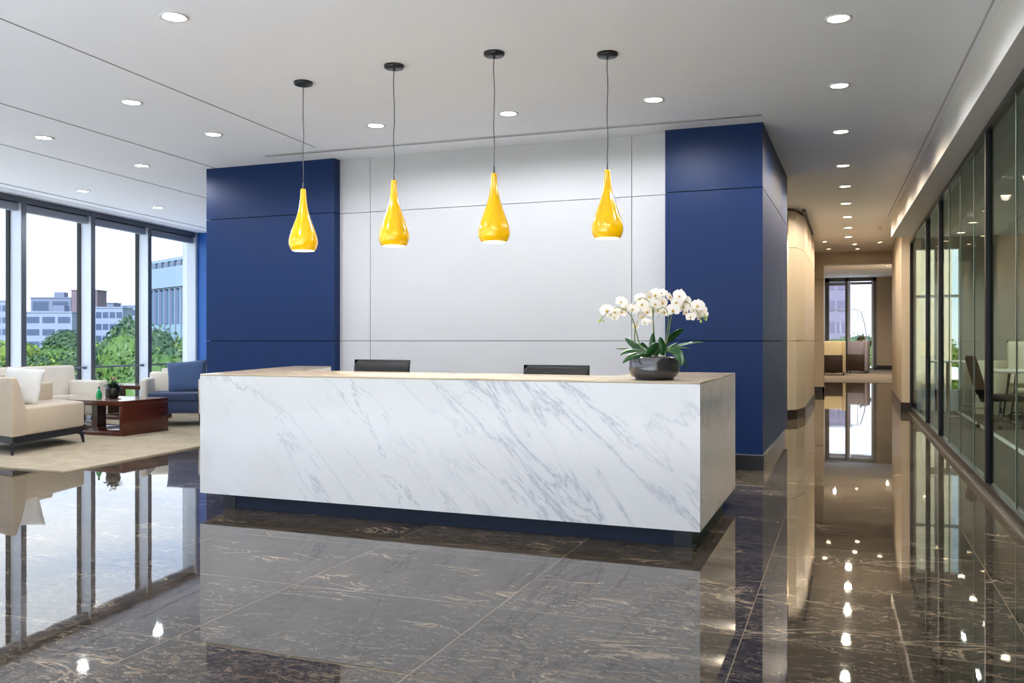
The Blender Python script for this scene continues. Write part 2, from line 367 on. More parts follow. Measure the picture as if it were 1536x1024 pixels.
# soffit above the glass partition
struct(MB().prism([(1.18, -5), (1.6, -5), (1.6, 17.0), (.71, 17.0)], 3.12, CEIL).build('ceiling_soffit', M['soffit']), 'dropped soffit above the glass partition')
struct(MB().prism([(1.105, -5), (1.12, -5), (.665, 17.0), (.65, 17.0)], CEIL-.006, CEIL-.001).build('trim_4', M['slotpale']))
# far lounge
struct(MB().box((-3.4, 23.9, 4.15), (2.3, FAR_Y+.3, 4.4)).build('ceiling_lounge', M['ceil']))
struct(MB().box((-1.2, 24.0, 0), (-.98, FAR_Y, 4.15)).build('wall_lounge_left', M['cream']))
struct(MB().box((1.9, 23.8, 0), (2.2, FAR_Y, 4.15)).build('wall_lounge_right', M['cream']))
struct(MB().box((1.20, FAR_Y, .12), (2.2, FAR_Y+.2, 1.297)).box((1.20, FAR_Y, 1.303), (2.2, FAR_Y+.2, 4.15)).build('wall_lounge_end', M['cream']))
struct(MB().box((1.20, FAR_Y-.02, 0), (1.9, FAR_Y+.2, .2)).build('baseboard_lounge', M['base']))
struct(MB().box((-.98, 29.5, 0), (1.9, FAR_Y-.02, .012)).build('floor_lounge_carpet', M['grug']), 'grey brown carpet in the far lounge')
# conference room shell
struct(MB().box((1.16, .8, 3.21), (5.2, 18.2, 3.34)).build('ceiling_conference', M['ceil']))
panel_wall('wall_conference_end', [(1.95, 18.1), (5.1, 18.1)], [.12, 1.3, 3.25], [[1.3]], M['confwall'], M['cgroove'], label='taupe end wall of the conference room')
struct(MB().box((1.95, 18.13, 0), (5.2, 18.35, 3.49)).box((1.12, 18.1, 3.0), (1.97, 18.35, 3.49)).build('wall_conference_end_backing', M['confwall']))
struct(MB().box((5.0, .8, 0), (5.2, 18.3, 3.49)).build('wall_conference_right', M['confwall']))
struct(MB().box((1.12, .7, 0), (5.2, .8, 3.49)).build('wall_conference_near', M['confwall']))
struct(MB().box((1.84, .9, 0), (1.92, 18.08, .016)).build('trim_5', M['slotpale']), 'pale strip along the conference carpet')
struct(MB().box((1.92, .9, 0), (4.98, 18.08, .012)).box((1.2, .9, 0), (1.84, 18.08, .008)).build('floor_conference_carpet', M['ccarpet']), 'dark grey carpet of the conference room')
struct(MB().box((-9.6, BACK_Y, 0), (1.05, 1.8, .006)).build('floor_entrance_bounce', M['bounce_white']), 'pale floor added behind the camera to bounce light')  # unseen pale floor, added to bounce light onto ceiling and desk
# walls behind the camera, rear glazing added to let daylight in
struct(MB().box((1.1, BACK_Y, 0), (1.3, 1.0, CEIL)).build('wall_right_near', M['cream']))
bw = MB().box((-10.2, BACK_Y-.2, 3.2), (1.3, BACK_Y, CEIL)).box((-10.2, BACK_Y-.2, 0), (1.3, BACK_Y, .1))
for x in [-10.0+1.6*i for i in range(8)]: bw.box((x-.06, BACK_Y-.2, .1), (x+.06, BACK_Y, 3.2))
struct(bw.build('wall_rear', M['frame']), 'glazed wall added behind the camera to let daylight in')
# ceiling joints
def strip(name, a, b, w, z0, z1, m):
    a, b = Vector(a), Vector(b); u = (b-a).normalized(); n = Vector((-u.y, u.x))*w/2
    return struct(MB().prism([tuple(a+n), tuple(b+n), tuple(b-n), tuple(a-n)], z0, z1).build(name, m))
JZ = (CEIL-.003, CEIL+.001)
strip('trim_6', (-5.12, 0), (-5.64, 8.6), .011, *JZ, M['gap'])
strip('trim_7', (-6.95, 0), (-7.5, 9.19), .014, *JZ, M['gap'])
strip('trim_8', (-8.1, 0), (-9.4, 13.0), .014, *JZ, M['gap'])
strip('trim_9', (-6.46, 8.78), (-.78, 8.87), .045, CEIL-.006, CEIL+.001, M['slotpale'])
strip('trim_10', (-6.46, 8.815), (-.78, 8.905), .016, CEIL-.007, CEIL+.001, M['gap'])
a_, b_ = wp(-9, -.55), wp(5, -.62); strip('trim_11', a_, b_, .03, *JZ, M['gap'])
a_, b_ = wp(-9, -.32), wp(5, -.32); strip('trim_12', a_, b_, .016, *JZ, M['gap'])

# ------------------------------------------------------------------ window wall
SB = 1.549
def seg(mb, s0, s1, o0, o1, z0, z1, r=0):
    p = [wp(s0, o0), wp(s1, o0), wp(s1, o1), wp(s0, o1)]
    return mb.prism([tuple(q) for q in p], z0, z1, r)
n = 1
for k in range(-9, 4):
    s0, s1 = .408+SB*k, .408+SB*(k+1)
    if k == 2: s1 = 5.055
    if k == 3: break
    root = bpy.data.objects.new('window_%d' % n, None); COL.objects.link(root); root['kind'] = 'structure'
    root['label'] = 'tall window bay with a pale mullion and a low rail'
    n += 1
    seg(MB(), s0, s0+.012, .0, .205, 0, CEIL).build('mullion', M['fin'], root)
    f = seg(seg(MB(), s0+.012, s0+.10, -.01, .205, 0, CEIL), s0, s0+.012, -.01, .0, 0, CEIL)
    f.build('mullion_cap', M['frame'], root)
    seg(seg(MB(), s0-.03, s0, .19, .25, .0, CEIL), s0+.1, s0+.12, .19, .25, 0, CEIL).build('gasket', M['gasket'], root)
    h = seg(MB(), s0+.1, s1, .0, .25, 3.40, CEIL); seg(h, s0+.1, s1, .1, .25, 0, .06); h.build('head_frame', M['frame'], root)
    seg(MB(), s0+.12, s1-.01, .03, .14, 3.27, 3.395, .02).build('blind_cassette', M['blind'], root)
    seg(MB(), s0+.12, s1-.03, .215, .225, .06, 3.40).build('glass_pane', M['glass'], root)
    p, q = wp(s0+.1, .10), wp(s1+.0, .10)
    MB().tube([(p.x, p.y, .85), (q.x, q.y, .85)], .016).ball((q.x-WU.x*.02, q.y-WU.y*.02, .85), .03).build('handrail', M['rail'], root)
seg_o = struct(seg(seg(MB(), 5.055, 5.07, .0, .205, 0, CEIL), 5.07, 5.2, -.01, .3, 0, CEIL).build('window_12_end_post', M['fin']))
seg_o.name = 'trim_13'
# unseen rear glazing, added for daylight on the desk front
struct(MB().box((-10.0, BACK_Y-.11, .1), (1.2, BACK_Y-.1, 3.2)).build('window_13', M['glass']))
# far lounge window
root = bpy.data.objects.new('window_14', None); COL.objects.link(root); root['kind'] = 'structure'; root['label'] = 'dark framed lounge window at the corridor end'
f = MB()
for x0, x1 in ((-.98, -.80), (-.12, .02), (1.06, 1.20)): f.box((x0, FAR_Y, 0), (x1, FAR_Y+.12, 4.15))
f.box((-.98, FAR_Y, 3.98), (1.2, FAR_Y+.12, 4.15)); f.box((-.98, FAR_Y, 0), (1.2, FAR_Y+.12, .08)); f.build('window_frame', M['frame'], root)
MB().box((-.02, FAR_Y-.01, .05), (.08, FAR_Y+.0, 4.0)).box((.98, FAR_Y-.01, .05), (1.06, FAR_Y+.02, 4.0)).build('pale_mullion', M['fin'], root)
MB().box((-.8, FAR_Y+.05, .08), (1.06, FAR_Y+.06, 3.98)).build('glass_pane', M['glass'], root)
MB().box((-.8, FAR_Y-.03, 3.80), (-.12, FAR_Y, 3.95)).box((.1, FAR_Y-.03, 3.83), (1.0, FAR_Y, 3.95)).build('blind_cassette', M['blind'], root)
# conference window
root = bpy.data.objects.new('window_15', None); COL.objects.link(root); root['kind'] = 'structure'
f = MB()
for x0, x1 in ((1.13, 1.19), (1.50, 1.55), (1.90, 1.96)): f.box((x0, 18.12, 0), (x1, 18.2, 3.0))
f.box((1.13, 18.12, 0), (1.95, 18.2, .4)); f.box((1.13, 18.12, 2.1), (1.95, 18.2, 2.15)); f.build('window_frame', M['fin'], root)
MB().box((1.17, 18.16, .3), (1.93, 18.17, 3.0)).build('glass_pane', M['glass'], root)

# ------------------------------------------------------------------ glass partition
def gx(y): return 1.12-(y-8.35)*.0036
PT = thing('glass_partition', 'black framed glass partition along the right side of the corridor', 'glass partition', (0, 0, 0))
def gseg(mb, y0, y1, o0, o1, z0, z1):
    return mb.prism([(gx(y0)+o0, y0), (gx(y0)+o1, y0), (gx(y1)+o1, y1), (gx(y1)+o0, y1)], z0, z1)
def ypx(px):
    t = (px-768)/1331; c, s = math.cos(R(YAW)), math.sin(R(YAW)); dx, dy = -s+t*c, c+t*s
    y = 8
    for _ in range(20): y = gx(y)*dy/dx
    return y
gseg(MB(), 1.0, 17.75, -.035, .035, .0, .10).build('bottom_rail', M['blackmetal'], PT)
gseg(MB(), 1.0, 17.75, -.06, -.036, .0, .012).build('floor_trim', M['steel'], PT)
gseg(MB(), 1.0, 17.75, -.03, .03, 3.07, 3.12).build('top_rail', M['blackmetal'], PT)
posts = [1.05, 4.9-.9, ypx(1483.5), ypx(1411.5), ypx(1392), 17.7]
for y in posts:
    w = .035 if y < 9 else .045
    gseg(MB(), y-w, y+w, -.03, .03, .1, 3.07).build('post', M['blackmetal'], PT)
joints = [ypx(1525), ypx(1461.5), ypx(1441), ypx(1424), 2.6]
allp = sorted(posts+joints)
for a_, b_ in zip(allp, allp[1:]):
    if b_-a_ < .1: continue
    gseg(MB(), a_+.006, b_-.006, -.005, .005, .09, 3.08).build('glass_panel', M['pglass'], PT)
for y in joints: gseg(MB(), y-.006, y+.006, -.006, .006, .1, 3.07).build('glass_joint', mat('joint_seal', '#8b988f', .3) if 'joint_seal' not in bpy.data.materials else bpy.data.materials['joint_seal'], PT)

# ------------------------------------------------------------------ downlights
SPOT_W = 34
def downlight(x, y, z, r, label, group, warm=False, energy=None, spot=True, cone=166, blend=.45, first={}):
    t = thing('downlight', label, 'ceiling light', (x, y, z), 0, group)
    key = (round(r, 3), warm)
    if key not in first:
        a = MB().lathe([(r, -.001), (r*1.28, -.001), (r*1.30, -.008), (r*1.22, -.012), (r, -.006)], 32, caps=False).build('trim_ring', M['trim'], t)
        b = MB().lathe([(0.0001, -.004), (r*1.01, -.004), (r*1.01, -.001), (.0001, -.001)], 32, caps=False).build('diffuser', M['warmlamp'] if warm else M['down'], t)
        first[key] = (a.data, b.data)
    else:
        for nm, me in zip(('trim_ring', 'diffuser'), first[key]):
            o = bpy.data.objects.new(nm, me); COL.objects.link(o); o.parent = t
    if spot:
        lamp('downlight_beam', 'SPOT', (0, 0, -.03), energy or SPOT_W, (1, .87, .70) if warm else (.90, .94, 1), t, spot_size=R(cone), spot_blend=blend, shadow_soft_size=r*.8)
    return t
ORD = ['nearest', 'second', 'third', 'fourth', 'fifth', 'sixth', 'seventh', 'eighth', 'ninth', 'tenth', 'eleventh']
G1 = 'ceiling downlights over the lobby'
for x, y, lb in [(-4.26, 4.8, 'large bright downlight at the upper left of the ceiling, nearest one left of the pendants'),
                 (-6.15, 6.38, 'downlight between two ceiling joints, left of the leftmost pendant canopy'),
                 (-8.10, 7.15, 'downlight nearest the left edge of the photo above the cream armchair'),
                 (-6.29, 7.67, 'downlight just in front of the top left corner of the blue wall'),
                 (-8.25, 8.73, 'downlight midway along the lounge ceiling left of the blue wall'),
                 (-10.45, 9.9, 'small downlight close above the second window mullion'),
                 (-10.6, 11.57, 'farthest lounge downlight above the last window bay'),
                 (-4.49, 7.95, 'downlight in front of the white wall between the left two pendants'),
                 (-3.06, 7.98, 'downlight in front of the white wall right of the third pendant cord'),
                 (-1.65, 7.99, 'downlight in front of the right blue wall panel right of the last pendant')]:
    downlight(x, y, CEIL, .075, lb, G1, cone=174 if y > 7.9 else 166, blend=.35 if y > 7.9 else .45)
G2 = 'downlights in a row along the corridor ceiling'
for i, (x, y) in enumerate([(-.06, 6.42), (-.07, 8.11), (-.07, 9.9), (-.06, 11.83), (-.04, 13.42), (-.03, 15.1), (-.01, 16.75), (0, 18.35), (.01, 19.98)]):
    downlight(x, y, CEIL, .07, '%s downlight from the camera in the central corridor ceiling row' % ORD[i], G2, warm=(i > 1), energy=SPOT_W*(1.0 if i < 2 else 1.8))
G3 = 'small downlights near the corridor end'
for x, y, lb in [(-.48, 20.74, 'small corridor end downlight on the left by the cream wall'), (.14, 21.55, 'small downlight behind the central row before the corridor header'),
                 (.66, 21.31, 'small corridor end downlight on the right side'), (.21, 22.66, 'small central downlight closest to the corridor header'), (-.43, 22.42, 'small left downlight closest to the corridor header')]:
    downlight(x, y, CEIL, .05, lb, G3, warm=True, spot=False)
G4 = 'small downlights in the far lounge ceiling'
for x, y, lb in [(.2, 25.6, 'largest small downlight just behind the corridor header'), (.3, 27.5, 'small lounge downlight second behind the header'), (1.15, 26.5, 'small lounge downlight at the right behind the header'),
                 (-.45, 34, 'small far lounge downlight deep at the left'), (.3, 35, 'small far lounge downlight near the window middle'), (1.4, 36.5, 'small far lounge downlight deep at the right')]:
    downlight(x, y, 4.15, .055, lb, G4, warm=True, energy=160, spot=(y in (26.5, 34, 36.5)))
G5 = 'conference room downlights'
for i, (x, y) in enumerate([(1.6, 8.4), (1.6, 10.0), (1.6, 11.7), (1.6, 13.3), (1.6, 14.95), (3.1, 9.6), (3.1, 12.6), (3.1, 15.6)]):
    downlight(x, y, 3.21, .07, ('%s conference room downlight behind the glass in the row nearest the glass' % ORD[i]) if i < 5 else '%s conference room downlight in the row away from the glass' % ORD[i-5], G5, energy=60)
G6 = 'added fill downlights behind the camera'  # unseen downlights, added for extra light and floor bounce
for i, (x, y) in enumerate([(-1.8, 3.6), (-.06, 3.2), (-7.4, 3.6), (-4.4, .1), (-2.2, -.1), (-7.0, .1), (-.1, -.1), (-4.4, -2.6), (-2.2, -2.6), (-.1, -2.6)]):
    downlight(x, y, CEIL, .075, 'added fill downlight outside the frame, number word %s' % ORD[i] if 0 else '%s of the added fill downlights above and behind the camera' % ORD[i], G6, energy=SPOT_W if i < 3 else 210, cone=166 if i < 3 else 88, blend=.4)
G7 = 'added side passage fill downlights'  # downlights added to lift the dark passage
for i, (x, y) in enumerate([(-1.9, 13.85), (-2.8, 13.85)]):
    downlight(x, y, CEIL, .07, '%s downlight added to brighten the side passage behind the blue corner' % ORD[i], G7, warm=True)
# smoke detectors
for x, y, lb in [(-1.05, 13.0, 'small round ceiling detector just right of the blue wall end'), (-1.0, 14.6, 'small round ceiling detector above the cream corner'), (.57, 18.44, 'small square-looking ceiling detector beside the soffit end')]:
    t = thing('smoke_detector', lb, 'smoke detector', (x, y, CEIL), 0)
    MB().lathe([(.05, 0), (.055, -.02), (.035, -.04), (.0001, -.045)], 20, caps=False).build('housing', M['trim'], t)
    MB().lathe([(.02, -.03), (.02, -.05), (.0001, -.052)], 12, caps=False).build('sensor', M['steel'], t)
# wall washer on the cream corner
t = thing('wall_washer_light', 'small dark wall light glowing at the top of the cream corner', 'wall light', (-1.02, 15.27, 3.06))
MB().box((-.07, -.12, 0), (.07, .02, .12), .008).build('housing', M['base'], t)
MB().box((-.055, -.10, -.004), (.055, .0, 0.001)).build('lens', M['warmlamp'], t)
lamp('wall_washer_beam', 'SPOT', (0, -.05, -.02), 45, (1, .84, .6), t, rot=(R(4), 0, 0), spot_size=R(100), spot_blend=1, shadow_soft_size=.03)
# narrow dark door leaf edge in the side passage
struct(MB().box((-1.14, 15.24, 0), (-1.11, 15.29, 2.75)).build('trim_14', M['base']))

# ------------------------------------------------------------------ pendants
prof = [(.021, .520), (.023, .50), (.026, .45), (.031, .40), (.041, .345), (.057, .285), (.078, .225), (.100, .165), (.1145, .118), (.121, .080), (.119, .050), (.110, .022), (.098, .003), (.092, 0)]
def smooth_prof(p, k=3):
    out = []
    for i in range(len(p)-1):
        p0, p1, p2, p3 = p[max(i-1, 0)], p[i], p[i+1], p[min(i+2, len(p)-1)]
        for j in range(k):
            t = j/k
            out.append(tuple(.5*((2*p1[a])+(-p0[a]+p2[a])*t+(2*p0[a]-5*p1[a]+4*p2[a]-p3[a])*t*t+(-p0[a]+3*p1[a]-3*p2[a]+p3[a])*t**3) for a in (0, 1)))
    return out+[p[-1]]
sp_ = smooth_prof(prof)
labels = ['yellow teardrop pendant lamp hanging before the left blue wall', 'yellow teardrop pendant lamp second from the left, before the white wall',
          'yellow teardrop pendant lamp third from the left, over the middle of the desk', 'yellow teardrop pendant lamp at the right, nearest the orchid']
for (x, y, zb), lb in zip([(-4.313, 6.40, 2.062), (-3.377, 6.268, 2.053), (-2.517, 6.262, 2.05), (-1.715, 6.582, 2.08)], labels):
    t = thing('pendant_lamp', lb, 'pendant lamp', (x, y, zb), 0, 'yellow pendant lamps above the reception desk')
    top = CEIL-zb
    MB().lathe([(.0001, top-.026), (.072, top-.026), (.078, top-.02), (.080, top-.001), (.0001, top-.001)], 40, caps=False).build('canopy', M['black'], t)
    MB().lathe([(.0001, top-.045), (.009, top-.045), (.011, top-.026)], 12, caps=False).build('cord_grip', M['black'], t)
    pts = [(.004*math.sin(q*5+x), .003*math.sin(q*4+y), .56+(top-.04-.56)*q/10) for q in range(11)]; pts[0] = (0, 0, .56); pts[-1] = (0, 0, top-.03)
    MB().tube(pts, .0035, 8).build('cord', M['cord'], t)
    MB().lathe([(.0001, .575), (.0055, .575), (.0065, .535), (.010, .515), (.0001, .515)], 12, caps=False).build('cord_sleeve', M['cord'], t)
    mb = MB(); mb.lathe([(.0001, .523), (.018, .523)]+sp_, 48, caps=False); mb.mi = 1
    mb.lathe([(max(r-.004, .002), z+(.0 if z < .4 else -.004)) for r, z in reversed(sp_[6:])][0:], 48, caps=False)
    mb.build('lamp_shade', [M['yellow'], M['shadein']], t)
    MB().lathe([(.0001, .010), (.094, .010), (.094, .014), (.0001, .014)], 32, caps=False).build('diffuser', M['lamp'], t)
    lamp('pendant_beam', 'SPOT', (0, 0, .002), 25, (1, .9, .74), t, spot_size=R(150), spot_blend=.8, shadow_soft_size=.07)

# ------------------------------------------------------------------ reception desk
D = thing('reception_desk', 'long white veined marble reception desk on a dark recessed base', 'reception desk', (0, 0, 0))
FL, FR = Vector((-4.712, 5.594)), Vector((-.853, 5.526))
BR, BRi, CI, CIl, LBi, LBo = (-.849, 7.32), (-1.60, 7.34), (-1.60, 6.40), (-4.56, 6.62), (-4.90, 7.76), (-5.32, 7.74)
DB = .12; DT = 1.043; TT = .012
MB().prism([tuple(FL), tuple(FR), (FR.x, FR.y+.05), (FL.x, FL.y+.05)], DB, DT-TT).build('front_panel', M['marble'], D)
MB().prism([(FR.x-.05, FR.y+.0505), (FR.x, FR.y+.0505), BR, (BR[0]-.05, BR[1])], DB, DT-TT).build('side_panel', M['marble'], D)
MB().prism([(FL.x, FL.y+.0505), (FL.x+.05, FL.y+.0505), (LBo[0]+.05, LBo[1]), LBo], DB, DT-TT).build('side_panel', M['marble'], D)
MB().prism([(BRi[0], BRi[1]-.04), (BR[0]-.051, BR[1]-.04), (BR[0]-.051, BR[1]), BRi], DB, DT-TT).build('return_end_panel', M['marble'], D)
MB().prism([(LBo[0]+.051, LBo[1]-.04), (LBi[0], LBi[1]-.04), LBi, (LBo[0]+.051, LBo[1])], DB, DT-TT).build('return_end_panel', M['marble'], D)
MB().prism([tuple(FL), tuple(FR), BR, BRi, CI, CIl, LBi, LBo], DT-TT, DT, .003).build('countertop', M['marble_top'], D)
MB().prism([(CIl[0], CIl[1]-.03), (CI[0], CI[1]-.03), CI, CIl], .1, DT-TT-.001).prism([CI, (CI[0]+.03, CI[1]), (CI[0]+.03, BRi[1]-.04), (CI[0], BRi[1]-.04)], .1, DT-TT-.001).prism([CIl, (CIl[0]-.03, CIl[1]), (LBi[0]-.03, LBi[1]-.01), LBi], .1, DT-TT-.001).build('inner_panel', M['whitelam'], D)
MB().prism([(-4.58, 5.72), (-.93, 5.655), (-.93, 7.20), (-1.5, 7.22), (-1.5, 6.3), (-4.55, 6.5), (-4.9, 7.6), (-5.1, 7.6)], 0, DB+.002).build('toe_kick', M['kick'], D)
MB().prism([(-4.585, 5.715), (-4.47, 5.713), (-4.47, 5.73), (-4.585, 5.73)], 0.001, DB-.001).build('toe_kick_corner', M['kickblk'], D)
MB().prism([(-1.04, 5.654), (-.925, 5.652), (-.925, 5.68), (-1.04, 5.68)], 0.001, DB-.001).build('toe_kick_corner', M['kickblk'], D)

# ------------------------------------------------------------------ office chairs
def office_chair(label, loc, rz, group, fab, back_w=.56, back_h=.62, seat_z=.50, top=1.12, arms=True, name='office_chair', tilt=8):
    """faces local -Y"""
    t = thing(name, label, 'office chair', loc, rz, group)
    MB().box((-.26, -.27, seat_z-.09), (.26, .24, seat_z), .035, 3).build('seat', fab, t)
    z0 = top-back_h
    def bk(side):
        def f(u, v):
            x = (u-.5)*back_w*(1-.10*(v < .15)*(1-v/.15)); z = z0+v*back_h
            y = .27+math.tan(R(tilt))*(z-z0)*1.0 - .05*(1-(2*u-1)**2)*0 + .04*(2*u-1)**2*-1 + side*.035*max(0.0, 1-abs(2*u-1)**8)*max(0.0, 1-abs(2*v-1)**10)
            return (x, y, z)
        return f
    mb = MB(); mb.grid(bk(-1), 16, 16); mb.grid(bk(1), 16, 16)
    bmesh.ops.remove_doubles(mb.bm, verts=mb.bm.verts[:], dist=.0005)
    mb.build('backrest', fab, t)
    MB().box((-.04, .24, seat_z-.07), (.04, .27, z0+.2), .008).box((-.04, .1, seat_z-.11), (.04, .27, seat_z-.07), .008).build('back_support', M['plastic'], t)
    MB().lathe([(.028, .10), (.028, .26), (.018, .26), (.018, seat_z-.1), (.09, seat_z-.09)], 16).build('gas_lift', M['chrome'], t)
    b = MB()
    for i in range(5):
        a = 2*math.pi*i/5+.3; c, s = math.cos(a), math.sin(a)
        b.tube([(0, 0, .125), (c*.15, s*.15, .11), (c*.31, s*.31, .075)], [.028, .02, .014], 8)
    b.build('star_base', M['chrome'], t)
    for i in range(5):
        a = 2*math.pi*i/5+.3; c, s = math.cos(a), math.sin(a)
        Mx = Matrix.Translation((c*.31, s*.31, .03)) @ Matrix.Rotation(a+.6, 4, 'Z') @ Matrix.Rotation(R(90), 4, 'X')
        MB().lathe([(.0001, -.02), (.03, -.02), (.03, -.006), (.012, -.005), (.012, .005), (.03, .006), (.03, .02), (.0001, .02)], 16, M=Mx, caps=False).box((c*.31-.008, s*.31-.008, .03), (c*.31+.008, s*.31+.008, .075)).build('caster', M['plastic'], t)
    if arms:
        for sgn in (-1, 1):
            MB().tube([(sgn*.24, .05, seat_z-.07), (sgn*.29, .05, seat_z-.05), (sgn*.30, .05, seat_z+.18)], .013, 8).box((sgn*.30-.03, -.14, seat_z+.17), (sgn*.30+.03, .14, seat_z+.20), .012).build('armrest', M['plastic'], t)
    return t
GC = 'black leather chairs behind the reception desk'
office_chair('black leather office chair behind the left half of the desk', (-4.06, 6.95, 0), -4, GC, M['leather'], back_w=.61, top=1.125)
office_chair('black leather office chair behind the right half of the desk, left of the orchid', (-2.44, 7.25, 0), 0, GC, M['leather'], back_w=.62, top=1.083)
GN = 'chairs in the conference room'
office_chair('navy office chair with chrome star base beside the post, back towards the left', (2.12, 14.9, 0), 98, GN, M['navyfab'], back_w=.5, back_h=.62, top=1.08, arms=False, tilt=16)
office_chair('navy office chair at the right edge behind the glass', (2.62, 13.55, 0), -60, GN, M['navyfab'], back_w=.5, back_h=.55, top=.98, arms=False, tilt=12)
office_chair('cream high back chair behind the white conference table', (2.85, 16.9, 0), -3, GN, M['whiteleather'], back_w=.66, back_h=.75, top=1.3, arms=False, tilt=3)
T = thing('conference_table', 'white topped conference table behind the glass at the right edge', 'table', (3.3, 15.95, 0))
MB().box((-1.15, -.5, .80), (1.3, .5, .845), .012).build('tabletop', M['whitelam'], T)
for x in (-.95, 1.1):
    for y in (-.38, .38): MB().tube([(x*.9, y*.8, .80), (x, y, 0)], [.022, .014], 8).build('leg', M['plastic'], T)
T = thing('pedestal_table', 'small high table with a chrome pedestal behind the glass, left of the navy chair', 'table', (1.62, 16.9, 0))
MB().box((-.34, -.35, .93), (.26, .35, .965), .01).build('tabletop', M['whitelam'], T)
MB().lathe([(.20, 0), (.20, .012), (.03, .03), (.025, .93)], 24, c=(-.02, 0, 0)).build('pedestal', M['chrome'], T)
T = thing('sideboard', 'low cream sideboard against the conference room end wall', 'sideboard', (3.1, 17.75, 0))
MB().box((-1.0, -.25, .0), (1.5, .25, .95), .01).build('cabinet_body', M['whiteleather'], T)
for i in range(3): MB().box((-.98+.82*i, -.268, .12), (-.19+.82*i, -.251, .92), .004).build('cabinet_door', M['whiteleather'], T)

# ------------------------------------------------------------------ orchid
OX, OY, OZ = -1.20, 5.83, DT
K = .00443; cr, sr = math.cos(R(YAW)), math.sin(R(YAW))
def oc(cx, cy, dep=0):   # sketch units -> metres, in the arrangement's own frame
    return ((cx/5.388-117)*K, dep, (159-cy/5.388)*K)
P = thing('potted_orchid', 'white orchid arrangement in a dark glazed bowl on the desk', 'plant', (OX, OY, OZ), YAW)
MB().lathe([(.0001, .004), (.125, .004), (.126, .012), (.155, .03), (.165, .055), (.165, .145), (.160, .151), (.155, .145), (.152, .12), (.0001, .12)], 56, caps=False).build('pot', M['pot'], P)
MB().lathe([(.0001, 0), (.128, 0), (.128, .008), (.0001, .008)], 48, caps=False).build('pot_foot', M['plinth'], P)
mb = MB()
def soilf(u, v):
    a = 2*math.pi*u; r = .152*v; return (r*math.cos(a), r*math.sin(a), .125+.03*(1-v*v)+.006*mnoise.noise(Vector((math.cos(a)*v*4, math.sin(a)*v*4, 0))))
mb.grid(soilf, 32, 8); mb.build('moss', M['soil'], P)
def bez(pts, n=14):
    pts = [Vector(p) for p in pts]; out = []
    for i in range(len(pts)-1):
        p0, p1, p2, p3 = pts[max(i-1, 0)], pts[i], pts[i+1], pts[min(i+2, len(pts)-1)]
        for j in range(n):
            t = j/n; out.append(.5*((2*p1)+(p2-p0)*t+(2*p0-5*p1+4*p2-p3)*t*t+(3*p1-p0-3*p2+p3)*t**3))
    return out+[pts[-1]]
stems = [[(560, 700, .02), (515, 570, .02), (480, 455, .0), (450, 365, -.02), (405, 308, -.03), (340, 278, -.03), (265, 300, -.03), (190, 385, -.03)],
         [(625, 690, -.03), (618, 480, -.03), (613, 330, -.03), (590, 240, -.03), (520, 200, -.02), (450, 260, -.04)],
         [(645, 690, .02), (632, 480, .02), (626, 320, .02), (650, 210, .03), (720, 180, .03), (800, 220, .04)],
         [(700, 690, -.02), (722, 520, -.03), (735, 350, -.04), (700, 280, -.05), (640, 300, -.06)],
         [(720, 690, .0), (745, 500, .0), (772, 330, -.01), (830, 230, -.02), (900, 240, -.02), (960, 300, -.03), (1000, 360, -.03), (1040, 372, -.03)],
         [(478, 570, .03), (478, 470, .03), (500, 380, .02), (560, 300, .03), (640, 260, .05)]]
for s_ in stems:
    pts = bez([oc(*p) for p in s_]); MB().tube(pts, [.0042-.0022*i/len(pts) for i in range(len(pts))], 7).build('flower_stem', M['stem'], P)
for a_, b_ in [((640, 365, -.04), (700, 300, -.06)), ((205, 365, -.03), (262, 300, -.05)), ((455, 350, -.02), (475, 322, -.05)), ((790, 330, -.02), (800, 300, -.02))]:
    MB().tube([oc(*a_), oc(*b_)], .0016, 6).build('flower_stem', M['stem'], P)
# leaves: base, mid, tip (with depth), half width
def leaf(mb, b, m, t_, w, side):
    b, m, t_ = Vector(b), Vector(m), Vector(t_); side = Vector(side).normalized()
    nU, nV = 16, 6
    def f(u, v, off):
        p = b*(1-u)**2+m*2*u*(1-u)+t_*u*u; tg = ((m-b)*(1-u)+(t_-m)*u).normalized()
        sd = (side-tg*side.dot(tg)).normalized(); nn = tg.cross(sd)
        ww = w*(max(0.0, math.sin(math.pi*min(1, u*.9+.1)**.9))**.65) if u < 1 else 0.0005
        ww = w*min(1, (.35+1.6*u))*(1-u**3.2)**.6 if u < 1 else .0004
        q = (v-.5)*2
        return p+sd*ww*q+nn*(abs(q)*ww*.28+off)
    vs = {}
    for off in (-.0012, .0012):
        for i in range(nU+1):
            for j in range(nV+1): vs[off, i, j] = mb.bm.verts.new(f(i/nU, j/nV, off))
    for off in (-.0012, .0012):
        for i in range(nU):
            for j in range(nV):
                fc = mb.bm.faces.new((vs[off, i, j], vs[off, i+1, j], vs[off, i+1, j+1], vs[off, i, j+1])); fc.smooth = True
    for i in range(nU):
        for j in (0, nV): mb.bm.faces.new((vs[-.0012, i, j], vs[-.0012, i+1, j], vs[.0012, i+1, j], vs[.0012, i, j]))
